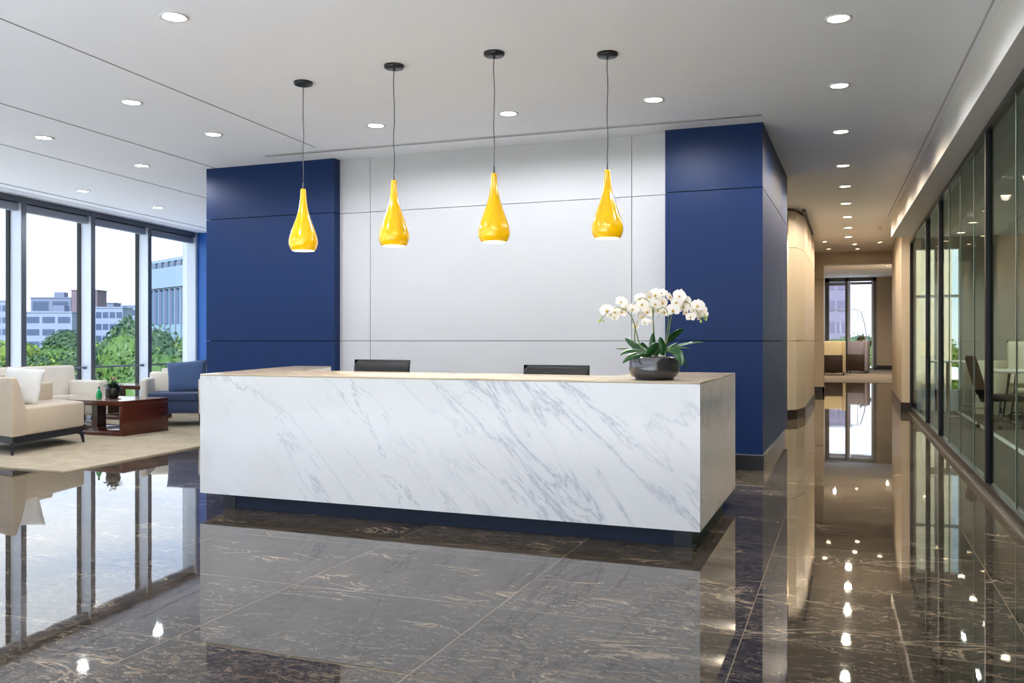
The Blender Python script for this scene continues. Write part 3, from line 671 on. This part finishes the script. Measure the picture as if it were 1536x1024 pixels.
leaves = [((640, 660, 0), (720, 520, 0), (876, 445, .02), .032, (1, 0, 1)), ((680, 640, -.03), (850, 560, -.04), (1025, 556, -.05), .020, (0, 1, .35)),
          ((700, 640, .02), (830, 590, .03), (930, 612, .05), .022, (0, 1, .3)), ((700, 640, .03), (880, 600, .06), (905, 785, .06), .028, (.4, 1, .5)),
          ((690, 640, -.08), (810, 590, -.14), (808, 742, -.19), .036, (1, .2, .5)), ((600, 660, -.05), (430, 620, -.12), (350, 722, -.16), .026, (.3, 1, .9)),
          ((600, 650, -.02), (400, 580, -.04), (345, 662, -.06), .022, (.1, 1, .8)), ((600, 640, .02), (470, 590, .03), (328, 607, .04), .018, (0, 1, .4)),
          ((600, 650, .02), (500, 600, .04), (402, 522, .05), .026, (.5, .4, 1)), ((620, 660, -.03), (600, 580, -.05), (615, 478, -.04), .024, (1, .1, 0)),
          ((690, 660, -.04), (690, 590, -.06), (665, 512, -.05), .028, (1, .1, 0)), ((590, 660, .03), (560, 610, .05), (535, 556, .05), .028, (1, .1, .3)),
          ((560, 680, -.06), (600, 600, -.1), (640, 560, -.1), .032, (1, .3, -.4)), ((660, 670, .05), (760, 610, .09), (850, 560, .14), .025, (.3, 1, .3)),
          ((620, 670, .05), (520, 610, .1), (470, 590, .16), .027, (.3, 1, .3))]
for b, m_, t_, w, sd in leaves:
    mb = MB(); leaf(mb, oc(*b), oc(*m_), oc(*t_), w, sd); mb.build('leaf', M['oleaf'], P)
# flower mesh (faces local -Y)
def flower_mesh():
    mb = MB()
    def petal(ang, ln, wd, cup, z):
        ca, sa = math.cos(ang), math.sin(ang)
        def f(u, v):
            q = (v-.5)*2; w = wd*math.sin(math.pi*min(1.0, .12+.88*u))**.55*(.55+.45*math.sin(math.pi*u))
            if u >= 1: w = wd*.10
            x = u*ln; y = q*w; h = -cup*(u*u)*.4+cup*.5*(q*q)*u + z
            return (x*ca-y*sa, -h if 0 else h, x*sa+y*ca)
        mb.grid(f, 7, 6)
    petal(R(90), .036, .015, .010, .001); petal(R(215), .035, .014, .010, .001); petal(R(325), .035, .014, .010, .001)
    petal(R(12), .038, .026, -.008, -.002); petal(R(168), .038, .026, -.008, -.002)
    me = bpy.data.meshes.new('flower'); mb.bm.to_mesh(me); mb.bm.free(); me.materials.append(M['petal']); return me
def lip_mesh():
    mb = MB(); mb.ball((0, -.006, -.003), .005, 2, (.8, 1, 1)); mb.ball((0, -.008, -.009), .0048, 2, (1.2, .8, .8)); mb.ball((.005, -.007, -.006), .003, 1); mb.ball((-.005, -.007, -.006), .003, 1)
    me = bpy.data.meshes.new('flower_lip'); mb.bm.to_mesh(me); mb.bm.free(); me.materials.append(M['lip']); return me
fm, lm = flower_mesh(), lip_mesh()
fl = [(240, 300, 1), (305, 312, .95), (360, 232, .9), (318, 350, .7), (400, 285, .9), (370, 315, .8), (450, 290, .95), (480, 425, .65), (525, 352, .95), (540, 248, 1), (525, 200, .9), (600, 235, .9), (585, 185, .8),
      (650, 168, 1), (672, 290, 1.1), (575, 310, .95), (740, 190, 1), (770, 297, 1.05), (827, 185, 1.05), (865, 272, 1), (890, 307, .85), (918, 352, .8), (968, 262, 1), (972, 358, .6), (1018, 295, .95), (885, 222, .9), (700, 235, .95),
      (630, 250, .9), (585, 390, .5), (545, 395, .7), (715, 310, .9), (820, 290, .8), (1000, 330, .7), (1035, 330, .6), (275, 335, .6), (480, 280, .8), (685, 160, .7), (800, 235, .9), (935, 300, .6)]
rf = random.Random(3)
for i, (cx, cy, s_) in enumerate(fl):
    f = bpy.data.objects.new('flower', fm); COL.objects.link(f); f.parent = P
    dep = rf.uniform(-.07, .05); q = oc(cx, cy, dep); f.location = q; f.scale = (s_*1.28,)*3
    f.rotation_euler = (R(rf.uniform(-28, 12)), R(rf.uniform(-22, 22)), R(rf.uniform(-45, 45)+(cx-620)*.035))
    l = bpy.data.objects.new('flower_lip', lm); COL.objects.link(l); l.parent = f
for cx, cy, s_ in [(182, 385, 1), (212, 385, .9), (195, 360, .8), (1040, 372, 1), (1025, 352, .8), (998, 388, .9), (1048, 350, .7)]:
    q = oc(cx, cy, -.03); MB().ball(q, .010*s_, 2, (.85, .85, 1.15)).build('flower_bud', M['bud'], P)

# ------------------------------------------------------------------ lounge furniture
tag(MB().prism([(-11.45, 6.62), (-7.22, 6.62), (-7.45, 9.12), (-7.70, 9.12), (-7.70, 14.3), (-11.45, 14.3)], .0, .014).build('rug', M['rug']), 'large beige rug under the lounge seating', 'rug')
RZ = .014
def cushion(name, w, h, th, m, parent, loc, rot):
    def f(sd):
        def g(u, v):
            x, z = (u-.5)*2, (v-.5)*2
            pinch = 1-.07*(abs(x*z))**.0*(1-abs(x))*(abs(z) > .0)*0
            k = (max(0, 1-abs(x)**2.6)*max(0, 1-abs(z)**2.6))**.42
            e = 1-.05*(1-z*z)*abs(x)**6; e2 = 1-.05*(1-x*x)*abs(z)**6
            return (x*w/2*e, sd*th/2*k+.006*mnoise.noise(Vector((x*2+w, z*2, sd))), z*h/2*e2)
        return g
    mb = MB(); mb.grid(f(-1), 18, 18); mb.grid(f(1), 18, 18); bmesh.ops.remove_doubles(mb.bm, verts=mb.bm.verts[:], dist=.004)
    o = mb.build(name, m, parent); o.location = loc; o.rotation_euler = rot; return o
# near armchair: plan polygon in world coordinates, empty at its near corner
A0 = Vector((-8.73, 7.27))
def loc_(p): return (p[0]-A0.x, p[1]-A0.y)
NB, NF, FF, FB = (-8.72, 7.28), (-9.05, 8.60), (-9.95, 8.92), (-9.90, 7.62)
def lerp(a, b, t): return (a[0]+(b[0]-a[0])*t, a[1]+(b[1]-a[1])*t)
C1 = thing('armchair', 'beige armchair at the left edge, its side and backrest towards the camera', 'armchair', (A0.x, A0.y, RZ), 0, 'lounge armchairs')
def quadp(s0, s1, t0, t1):   # s along the side (back to front), t across
    def P_(s, t): return lerp(lerp(NB, NF, s), lerp(FB, FF, s), t)
    return [loc_(P_(s0, t0)), loc_(P_(s1, t0)), loc_(P_(s1, t1)), loc_(P_(s0, t1))]
MB().prism(quadp(.17, 1.0, 0, 1), .205, .52, .03, seg=3).build('seat', M['tanfab'], C1)
# backrest: tapered wedge
t = bmesh.new()
lo = quadp(-.0, .175, -.01, 1.0); hi = quadp(.0, .055, -.01, 1.0); mid = quadp(-.0, .150, -.01, 1.0); md2 = quadp(0, .105, -.01, 1.0)
rings = []
for poly, z in ((lo, .205), (lo, .50), (mid, .62), (md2, .76), (hi, .875)):
    rings.append([t.verts.new((x, y, z)) for x, y in poly])
t.faces.new(rings[0][::-1]); t.faces.new(rings[-1])
for a_, b_ in zip(rings, rings[1:]):
    for i in range(4): t.faces.new((a_[i], a_[(i+1) % 4], b_[(i+1) % 4], b_[i]))
bmesh.ops.recalc_face_normals(t, faces=t.faces[:])
ee = [e for e in t.edges if e.calc_face_angle(0) > R(40)]
bmesh.ops.bevel(t, geom=ee, offset=.022, segments=3, profile=.5, affect='EDGES')
mb = MB(); mb._merge(t, None, True); mb.build('backrest', M['tanfab'], C1)
MB().prism(quadp(.17, .93, .80, 1.0), .50, .745, .025, seg=3).build('armrest', M['tanfab'], C1)
MB().prism(quadp(.15, .62, .80, .99), .70, .87, .02, seg=3).build('arm_wing', M['tanfab'], C1)
MB().prism(quadp(.02, .98, .02, .98), .125, .206).build('base_rail', M['darkleg'], C1)
for s_, t_, o1, o2 in ((.03, .03, -.01, -.01), (.97, .03, .03, .0), (.97, .97, .03, .0), (.03, .97, -.01, 0)):
    x, y = loc_(lerp(lerp(NB, NF, s_), lerp(FB, FF, s_), t_)); 
    MB().tube([(x, y, .14), (x, y+o1, 0)], [.036, .018], 4, smooth=False).build('leg', M['darkleg'], C1)
tag(cushion('cushion', .50, .46, .15, M['pillow'], None, (-9.42, 8.0, RZ+.735), (R(-16), R(4), R(18))), 'pale grey square cushion leaning on the beige armchair', 'cushion')

def simple_sofa(name, label, loc, rz, L, Dp, seat_z, back_z, arm_z, fab, seatfab, group=None, arm_w=.18, back_t=.22, legs=True, arms=(1, 1), skirt=.12, slope=.10, legm=None):
    """local: front towards -Y, x along the length"""
    t = thing(name, label, 'sofa' if L > 1.3 else 'armchair', loc, rz, group)
    x0, x1 = -L/2, L/2
    sx0, sx1 = x0+(arm_w if arms[0] else 0), x1-(arm_w if arms[1] else 0)
    MB().box((sx0+.002, -Dp/2, skirt+.03), (sx1-.002, Dp/2-back_t, seat_z-.13), .015).build('seat_frame', seatfab, t)
    ncush = 2 if L > 1.3 else 1; w = (sx1-sx0)/ncush
    for i in range(ncush): MB().box((sx0+w*i+.004, -Dp/2-.015, seat_z-.13), (sx0+w*(i+1)-.004, Dp/2-back_t, seat_z), .035, 3).build('seat_cushion', seatfab, t)
    Mx = Matrix(((1, 0, 0, 0), (0, 1, slope/(back_z-seat_z), -slope/(back_z-seat_z)*seat_z), (0, 0, 1, 0), (0, 0, 0, 1)))
    tb = MB(); tb.box((x0, Dp/2-back_t, skirt), (x1, Dp/2, back_z), .04, 3); 
    for v in tb.bm.verts:
        if v.co.y < Dp/2-back_t*.5 and v.co.z > seat_z: v.co.y += slope*(v.co.z-seat_z)/(back_z-seat_z)
    tb.build('backrest', fab, t)
    for k, (a_, b_) in enumerate(((x0, x0+arm_w), (x1-arm_w, x1))):
        if arms[k]: MB().box((a_, -Dp/2+.0, skirt), (b_, Dp/2-back_t+.03, arm_z), .035, 3).build('armrest', fab, t)
    for x in (x0+.07, x1-.07):
        for y in (-Dp/2+.07, Dp/2-.07): MB().tube([(x, y, skirt+.02), (x, y, 0)], [.03, .022], 4, smooth=False).build('leg', legm or M['darkleg'], t)
    return t
simple_sofa('sofa', 'cream sofa by the windows behind the beige armchair', (-11.30, 9.85, RZ), 90, 1.95, .82, .44, .895, .665, M['creamfab'], M['creamfab'], 'lounge sofas', arms=(0, 1), arm_w=.2)
# blue armchair
B1 = simple_sofa('armchair', 'slate blue seat armchair with cream arms right of the coffee table', (-9.72, 11.02, RZ), 34, .92, .95, .505, .80, .72, M['creamfab'], M['bluefab'], 'lounge armchairs', arm_w=.10, skirt=.17)
tag(cushion('cushion', .60, .50, .17, M['bluecush'], None, (-9.55, 11.05, RZ+.73), (R(-12), R(-5), R(28))), 'large slate blue back cushion on the blue seat armchair', 'cushion')
simple_sofa('sofa', 'cream sofa at the blue end wall behind the blue armchair', (-10.55, 13.1, RZ), 8, 1.9, .85, .44, .86, .80, M['creamfab'], M['creamfab'], 'lounge sofas', arm_w=.2)
# coffee table
CT = thing('coffee_table', 'dark walnut coffee table with open lower shelf beside the beige armchair', 'coffee table', (-9.90, 9.75, RZ))
w2 = .77; 
MB().box((-.85, -.44, .405), (w2, .42, .470), .003).build('tabletop', M['wood'], CT)
MB().box((-.84, -.43, .470), (w2-.01, .41, .4735)).build('polished_surface', M['table'], CT)
MB().box((w2-.055, -.44, 0), (w2, .42, .4045), .002).build('side_panel', M['wood'], CT)
MB().box((-.12, -.10, .062), (-.02, .06, .404)).build('centre_post', M['wood'], CT)
MB().box((-.02, -.44, 0), (w2-.056, .42, .06), .002).box((-.85, .05, 0), (-.021, .42, .06), .002).build('lower_shelf', M['wood'], CT)
MB().box((-.85, .05, .062), (-.80, .42, .404)).build('side_panel', M['wood'], CT)
# side table near the windows
ST = thing('side_table', 'dark walnut side table between the cream sofa and the blue armchair', 'side table', (-11.1, 11.75, RZ))
MB().box((-.52, -.5, .50), (.52, .12, .56), .003).build('tabletop', M['wood'], ST)
MB().box((-.51, -.49, .56), (.51, .11, .5635)).build('polished_surface', M['table'], ST)
for a_ in (-.52, .47): MB().box((a_, -.5, .07), (a_+.05, .12, .499)).build('side_panel', M['wood'], ST)
MB().box((-.52, -.5, 0), (.52, .12, .068), .003).build('base_shelf', M['wood'], ST)
# things on the coffee table
TZ = RZ+.4735
V = thing('potted_plant', 'small dark plant in a black vase on the coffee table', 'plant', (-9.60, 9.62, TZ+.008))
MB().lathe([(.0001, .0), (.055, 0), (.075, .03), (.095, .09), (.10, .13), (.085, .17), (.075, .175), (.07, .15), (.0001, .14)], 28, caps=False).build('vase', M['pot2'], V)
mb = MB(); rf = random.Random(5)
for i in range(46):
    a = rf.uniform(0, 6.283); el = rf.uniform(.2, 1.4); L = rf.uniform(.07, .13)
    dx, dy, dz = math.cos(a)*math.cos(el), math.sin(a)*math.cos(el), math.sin(el)
    b = Vector((dx*.05, dy*.05, .16)); leaf(mb, b, b+Vector((dx, dy, dz))*L*.6, b+Vector((dx*1.2, dy*1.2, dz*.7))*L, .017, (-math.sin(a), math.cos(a), .1))
mb.build('foliage', M['leafd'], V)
mb = MB()
for i in range(9): a = rf.uniform(0, 6.28); r_ = rf.uniform(0, .06); mb.ball((r_*math.cos(a), r_*math.sin(a), rf.uniform(.255, .295)), .014, 1, (1, 1, .7))
mb.build('blossom', M['pink'], V)
tag(MB().lathe([(.0001, 0), (.09, 0), (.11, .008), (.0001, .008)], 28, caps=False).build('saucer', M['saucer'], None, (-9.60, 9.62, TZ)), 'round brown saucer under the black vase', 'saucer')
V = thing('glass_bottle', 'small green glass bottle on the coffee table left of the vase', 'bottle', (-9.86, 9.62, TZ))
MB().lathe([(.0001, 0), (.035, 0), (.040, .02), (.040, .07), (.028, .10), (.012, .125), (.012, .15), (.0001, .15)], 20, caps=False).build('bottle_body', M['greenglass'], V)
MB().lathe([(.0001, .15), (.015, .15), (.015, .17), (.0001, .17)], 12, caps=False).build('stopper', M['pot2'], V)
V = thing('bottle', 'slim dark bottle between the green bottle and the vase', 'bottle', (-9.86, 9.80, TZ))
MB().lathe([(.0001, 0), (.038, 0), (.045, .03), (.045, .09), (.02, .14), (.014, .20), (.0001, .205)], 20, caps=False).build('bottle_body', M['pot2'], V)
MB().ball((.055, 0, .07), .03, 2, (1, .8, 1.3)).build('handle', M['pot2'], V)

# far lounge chairs
def club(label, loc, rz, side, light, w=.84, d=.85, h=1.28):
    t = thing('armchair', label, 'armchair', loc, rz, 'armchairs in the far lounge')
    MB().box((-w/2, -d/2, .10), (w/2-.10, -d/2+.12, .76), .02).build('armrest', side, t)
    MB().box((-w/2+.03, -d/2+.121, .12), (w/2-.13, d/2-.141, .60), .04).build('seat', light, t)
    MB().prism([(-w/2, d/2-.14), (w/2-.13, d/2-.14), (w/2-.12, -d/2), (w/2, -d/2), (w/2, d/2), (-w/2, d/2)], .10, h, .03).build('backrest', light, t)
    for x in (-w/2+.07, w/2-.07):
        for y in (-d/2+.07, d/2-.07): MB().tube([(x, y, .12), (x, y, 0)], [.03, .02], 4, smooth=False).build('leg', M['darkleg'], t)
    return t
club('far lounge armchair on the left with pale yellow back and dark brown side', (-.50, 35.6, .012), 0, M['brownleather'], M['yellowcream'])
club('far lounge armchair on the right with grey back and brown side', (.36, 38.2, .012), -8, M['brownleather'], M['greyleather'])
V = thing('potted_plant', 'small dark plant beside the left far lounge armchair', 'plant', (-.55, 37.8, .012))
MB().lathe([(.14, 0), (.18, .5), (.16, .5), (.0001, .48)], 20).build('pot', M['pot2'], V)
mb = MB()
for i in range(22):
    a = rf.uniform(0, 6.283); el = rf.uniform(.5, 1.5); L = rf.uniform(.5, .85)
    d_ = Vector((math.cos(a)*math.cos(el)*.5, math.sin(a)*math.cos(el)*.5, math.sin(el))); b = Vector((0, 0, .5)); leaf(mb, b, b+d_*L*.6, b+d_*L, .05, (-math.sin(a), math.cos(a), 0))
mb.build('foliage', M['leafd'], V)
V = thing('flower_pot', 'small flowering plant on the sill right of the grey far armchair', 'plant', (.62, 40.6, .012))
MB().lathe([(.15, 0), (.2, .9), (.17, .9), (.0001, .88)], 20).build('pot', M['pot2'], V)
mb = MB()
for i in range(16): mb.ball((rf.uniform(-.26, .26), rf.uniform(-.15, .15), rf.uniform(.95, 1.42)), .08, 1)
mb.build('foliage', M['leafd'], V)
mb = MB()
for i in range(9): mb.ball((rf.uniform(-.26, .26), rf.uniform(-.2, .0), rf.uniform(1.2, 1.5)), .05, 1)
mb.build('blossom', M['pink'], V)

# ------------------------------------------------------------------ outdoors
GZ = -9.0
gr = MB().box((-600, -500, GZ-1), (500, 700, GZ)).build('lawn', M['grass']); struct(gr)
gr.name = 'ground_lawn'
struct(MB().prism([(-26, -60), (60, -60), (60, 90), (-26, 90)], GZ, GZ+.05).build('ground_bounce_paving', M['pave']))  # pale ground put in to bounce sunlight up to the ceiling
def bearing(px, d):   # a place in a compass direction from the room, d metres away
    t = (px-768)/1331; c, s = math.cos(R(YAW)), math.sin(R(YAW)); return (-s*d+c*t*d, c*d+s*t*d)
def crown_mesh(seed, leafn, blobs, ls=.17):
    r = random.Random(seed); cs = []
    for i in range(blobs):
        th = r.uniform(0, 6.283); ph = math.acos(r.uniform(-.6, 1)); rr = r.uniform(.45, .8)
        cs.append((Vector((math.sin(ph)*math.cos(th)*rr, math.sin(ph)*math.sin(th)*rr, math.cos(ph)*rr*.85)), r.uniform(.18, .36)))
    vs, fs = [], []
    for i in range(leafn):
        c, br = r.choice(cs); n = Vector((r.gauss(0, 1), r.gauss(0, 1), r.gauss(.25, 1))).normalized()
        p = c+n*br*r.uniform(.8, 1.05)
        nn = (n+Vector((r.gauss(0, .45), r.gauss(0, .45), r.gauss(0, .45)))).normalized()
        a = nn.cross(Vector((r.gauss(0, 1), r.gauss(0, 1), r.gauss(0, 1)))).normalized(); b = nn.cross(a)
        s = ls/4*r.uniform(.6, 1.3); k = len(vs)
        vs += [p-a*s, p+b*s*.6, p+a*s, p-b*s*.6]; fs.append((k, k+1, k+2, k+3))
    # solid inner blobs keep the crown opaque
    bm = bmesh.new()
    for c, br in cs:
        t = bmesh.new(); bmesh.ops.create_icosphere(t, subdivisions=2, radius=br*.86)
        for v in t.verts: v.co = v.co*(1+.18*mnoise.noise(v.co*9+c*5))+c
        k = len(vs); t.verts.index_update()
        vs += [v.co.copy() for v in t.verts]; fs += [tuple(k+v.index for v in f.verts) for f in t.faces]; t.free()
    bm.free()
    me = bpy.data.meshes.new('crown'); me.from_pydata([tuple(v) for v in vs], [], fs); me.update(); return me
CR = {}
for k in range(3):
    for v in range(2):
        me = crown_mesh(11+k*5+v, 17000, 40, .105); me.materials.append(LEAF[k]); CR[k, v] = me
tm = MB(); tm.tube([(0, 0, 0), (.1, .05, 3), (-.1, .1, 6.5)], [.3, .22, .12], 8)
for a in range(5):
    tm.tube([(0, .05, 3.5+a*.4), (math.cos(a*1.3)*1.2, math.sin(a*1.3)*1.2, 6+a*.3)], [.12, .05], 6)
trunk0 = tm.build('trunk', M['bark']); trunk_me = trunk0.data; bpy.data.objects.remove(trunk0)
KIND = ['yellow green broadleaf tree', 'mid green broadleaf tree', 'blue green broadleaf tree']
def tree(px, d, ytop, rad, kind, where, var=0):
    x, y = bearing(px, d); ztop = CAM_H+(511-ytop)*d/1331
    t = thing('tree', KIND[kind]+' '+where, 'tree', (x, y, GZ), rnd.uniform(0, 360), 'trees outside the windows')
    hz = ztop-GZ; c = bpy.data.objects.new('crown', CR[kind, var]); COL.objects.link(c); c.parent = t
    hv = min(hz*.44, rad*1.5); c.scale = (rad, rad, hv); c.location = (0, 0, hz-hv*1.02)
    k = bpy.data.objects.new('trunk', trunk_me); COL.objects.link(k); k.parent = t; k.scale = (1, 1, (hz-hv)/6.0)
    return t
tree(-50, 36, 492, 4.0, 1, 'beyond the left frame edge outside the windows')
tree(8, 40, 493, 4.2, 0, 'outside the leftmost partly visible window bay')
tree(52, 33, 503, 3.6, 0, 'filling the left half of the second window bay', 1)
tree(88, 40, 490, 4.2, 1, 'behind the middle of the second window bay')
tree(116, 36, 475, 3.8, 2, 'tall beside the third mullion in the second bay', 1)
tree(165, 62, 490, 4.6, 0, 'pale and distant in the middle bay', 1)
tree(160, 34, 528, 3.0, 2, 'low and near at the foot of the middle bay')
tree(188, 34, 482, 3.3, 1, 'leaning across the right half of the middle bay', 1)
tree(208, 41, 462, 4.2, 2, 'tall behind the mullion before the glass tower')
tree(238, 35, 456, 3.3, 1, 'in front of the left part of the glass tower')
tree(275, 37, 458, 3.4, 2, 'in front of the right part of the glass tower', 1)
tree(250, 34, 545, 2.6, 1, 'low hedge-like at the foot of the last bay')
tree(60, 34, 548, 2.8, 1, 'low and near at the foot of the second bay', 1)
tree(110, 34, 540, 3.0, 2, 'low and near below the handrail of the second bay')
tree(20, 80, 490, 8, 1, 'distant behind the first bay', 1)
tree(120, 95, 489, 8, 2, 'distant behind the second bay')
tree(180, 110, 488, 9, 1, 'distant below the white buildings')
tree(1250, 75, 485, 6, 1, 'outside the left pane of the far lounge window')
tree(1275, 95, 488, 7, 2, 'outside the middle of the far lounge window', 1)
tree(1308, 80, 488, 6, 1, 'outside the right pane of the far lounge window', 1)
tree(1385, 60, 492, 6, 0, 'outside the conference room window')
tree(-120, 38, 493, 4.6, 0, 'first beyond the left frame edge')
tree(-210, 40, 490, 5, 2, 'second beyond the left frame edge', 1)
tree(-320, 42, 488, 5, 1, 'third beyond the left frame edge')
# buildings
def building(label, px0, px1, d, ytop, body, glassm, rows, cols, depth=7, extra=None, win_h=.5, z_rows=None):
    x0, y0 = bearing(px0, d); x1, y1 = bearing(px1, d); ztop = CAM_H+(511-ytop)*d/1331
    w = math.hypot(x1-x0, y1-y0); ang = math.atan2(y1-y0, x1-x0)
    t = thing('building', label, 'building', (x0, y0, GZ), math.degrees(ang), 'buildings outside the windows')
    H = ztop-GZ
    MB().box((0, 0, 0), (w, depth, H)).box((-.2, -.2, H), (w+.2, depth+.2, H+.4)).build('facade', body, t)
    fh = 3.6
    for r_ in range(rows):
        zt = H-1.2-r_*fh
        for c_ in range(cols):
            a = w*(c_+.1)/cols; b = w*(c_+.9)/cols
            MB().box((a, -.06, zt-fh*win_h), (b, .05, zt)).build('window', glassm, t)
    if extra: extra(t, w, H, depth)
    return t
def roofbox(t, w, H, dp): MB().box((w*.55, 1, H+.4), (w*.8, 4, H+2.2)).build('roof_plant', M['bgrey'], t)
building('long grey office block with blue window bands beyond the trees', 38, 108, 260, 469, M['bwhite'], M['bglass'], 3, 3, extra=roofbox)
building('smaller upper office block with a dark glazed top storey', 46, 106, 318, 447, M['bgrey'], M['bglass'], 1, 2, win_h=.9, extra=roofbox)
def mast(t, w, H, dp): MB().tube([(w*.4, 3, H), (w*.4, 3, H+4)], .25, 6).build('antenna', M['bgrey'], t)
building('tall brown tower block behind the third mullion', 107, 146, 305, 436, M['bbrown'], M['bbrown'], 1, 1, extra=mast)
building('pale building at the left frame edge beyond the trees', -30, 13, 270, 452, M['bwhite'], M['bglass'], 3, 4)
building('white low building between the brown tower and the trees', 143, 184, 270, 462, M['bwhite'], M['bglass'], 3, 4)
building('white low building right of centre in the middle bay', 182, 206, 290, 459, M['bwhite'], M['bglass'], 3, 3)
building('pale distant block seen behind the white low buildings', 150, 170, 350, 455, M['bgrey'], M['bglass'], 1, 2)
# glass tower near the last bay
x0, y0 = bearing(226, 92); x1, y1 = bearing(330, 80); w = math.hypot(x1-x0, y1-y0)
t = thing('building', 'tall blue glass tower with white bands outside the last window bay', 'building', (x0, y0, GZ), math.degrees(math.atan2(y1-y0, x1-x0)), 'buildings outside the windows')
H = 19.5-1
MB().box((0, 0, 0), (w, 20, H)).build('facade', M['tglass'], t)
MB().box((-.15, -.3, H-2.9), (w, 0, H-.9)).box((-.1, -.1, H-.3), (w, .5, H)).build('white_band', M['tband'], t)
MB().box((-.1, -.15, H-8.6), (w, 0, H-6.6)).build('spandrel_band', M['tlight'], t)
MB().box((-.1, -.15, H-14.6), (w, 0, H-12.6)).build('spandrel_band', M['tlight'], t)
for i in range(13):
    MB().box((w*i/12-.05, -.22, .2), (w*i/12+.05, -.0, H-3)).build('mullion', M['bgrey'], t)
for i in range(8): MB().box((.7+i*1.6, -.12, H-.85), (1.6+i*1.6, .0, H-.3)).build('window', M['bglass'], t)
# mauve building seen from the far lounge
def building2():
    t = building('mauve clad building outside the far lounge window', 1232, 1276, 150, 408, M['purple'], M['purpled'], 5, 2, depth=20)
building2()
# arched steel frame outside the far lounge
t = thing('pergola_frame', 'thin arched dark steel frame outside the far lounge window', 'steel frame', (0, 47, 0))
t.location = (0, 47, .0)
pts = [(-1.4, 0, 2.86), (-.2, 0, 2.86), (.52, 0, 2.86), (.60, 0, 2.75), (.75, 0, 2.2), (.86, 0, 1.5), (.88, 0, .9), (.88, 0, 0)]
MB().tube(pts, .035, 6).build('arched_tube', M['frame'], t)
for x in (-.36, .45): MB().tube([(x, 0, 2.85), (x, 0, 0)], .02, 6).build('upright', M['frame'], t)
tr = MB().box((-3, 43.3, -.4), (5, 49, 0)).build('terrace', M['pave']); struct(tr); tr.name = 'floor_terrace'

struct(MB().box((-10.2, -40, -.4), (20, BACK_Y-.25, -.02)).build('floor_bounce_terrace', M['bounce_white']))  # unseen pale terrace, added to throw sunlight up through the rear glazing
struct(MB().prism([(-22.5, -40), (-9.9, -40), (-9.9, -6), (-12.8, 15), (-13.2, 26), (-23.5, 26)], -3.2, -1.6).build('ground_bounce_roof', M['bounce_white']))  # unseen white roof, added to bounce daylight through the left windows
# ------------------------------------------------------------------ world, sun
w = bpy.data.worlds.new('sky'); sc.world = w; w.use_nodes = True; nt = w.node_tree
bg = nt.nodes['Background']
tc = nt.nodes.new('ShaderNodeTexCoord'); mp = nt.nodes.new('ShaderNodeMapping'); mp.inputs[3].default_value = (1.2, 1.2, 7)
nt.links.new(tc.outputs['Generated'], mp.inputs[0])
nz = nt.nodes.new('ShaderNodeTexNoise'); nz.inputs['Scale'].default_value = 2.2; nz.inputs['Detail'].default_value = 6; nt.links.new(mp.outputs[0], nz.inputs['Vector'])
rp = nt.nodes.new('ShaderNodeValToRGB'); nt.links.new(nz.outputs['Fac'], rp.inputs[0]); rp.color_ramp.elements[0].position = .36; rp.color_ramp.elements[1].position = .66
sx = nt.nodes.new('ShaderNodeSeparateXYZ'); nt.links.new(tc.outputs['Generated'], sx.inputs[0])
r2 = nt.nodes.new('ShaderNodeValToRGB'); nt.links.new(sx.outputs[2], r2.inputs[0])
e = r2.color_ramp.elements; e[0].position = 0; e[0].color = (.74, .82, .95, 1); e[1].position = .5; e[1].color = (.47, .61, .88, 1)
mx = nt.nodes.new('ShaderNodeMix'); mx.data_type = 'RGBA'; nt.links.new(rp.outputs[0], mx.inputs[0]); nt.links.new(r2.outputs[0], mx.inputs[6]); mx.inputs[7].default_value = (.95, .97, 1, 1)
nt.links.new(mx.outputs[2], bg.inputs[0]); bg.inputs[1].default_value = 1.05
lamp('sun', 'SUN', (30, -40, 60), 5.0, (1, .97, .93), rot=Vector((-.34, .72, -.54)).to_track_quat('-Z', 'Y').to_euler(), angle=R(3))

# ------------------------------------------------------------------ render settings
vs = sc.view_settings; vs.view_transform = 'Standard'; vs.look = 'None'; vs.exposure = 1.40; vs.gamma = 1; vs.use_curve_mapping = False
cy = sc.cycles; cy.use_denoising = True; cy.max_bounces = 10; cy.diffuse_bounces = 5; cy.glossy_bounces = 5; cy.transparent_max_bounces = 24; cy.transmission_bounces = 6
cy.caustics_reflective = True; cy.caustics_refractive = False; cy.sample_clamp_indirect = 5; cy.use_light_tree = True; cy.blur_glossy = 1.0
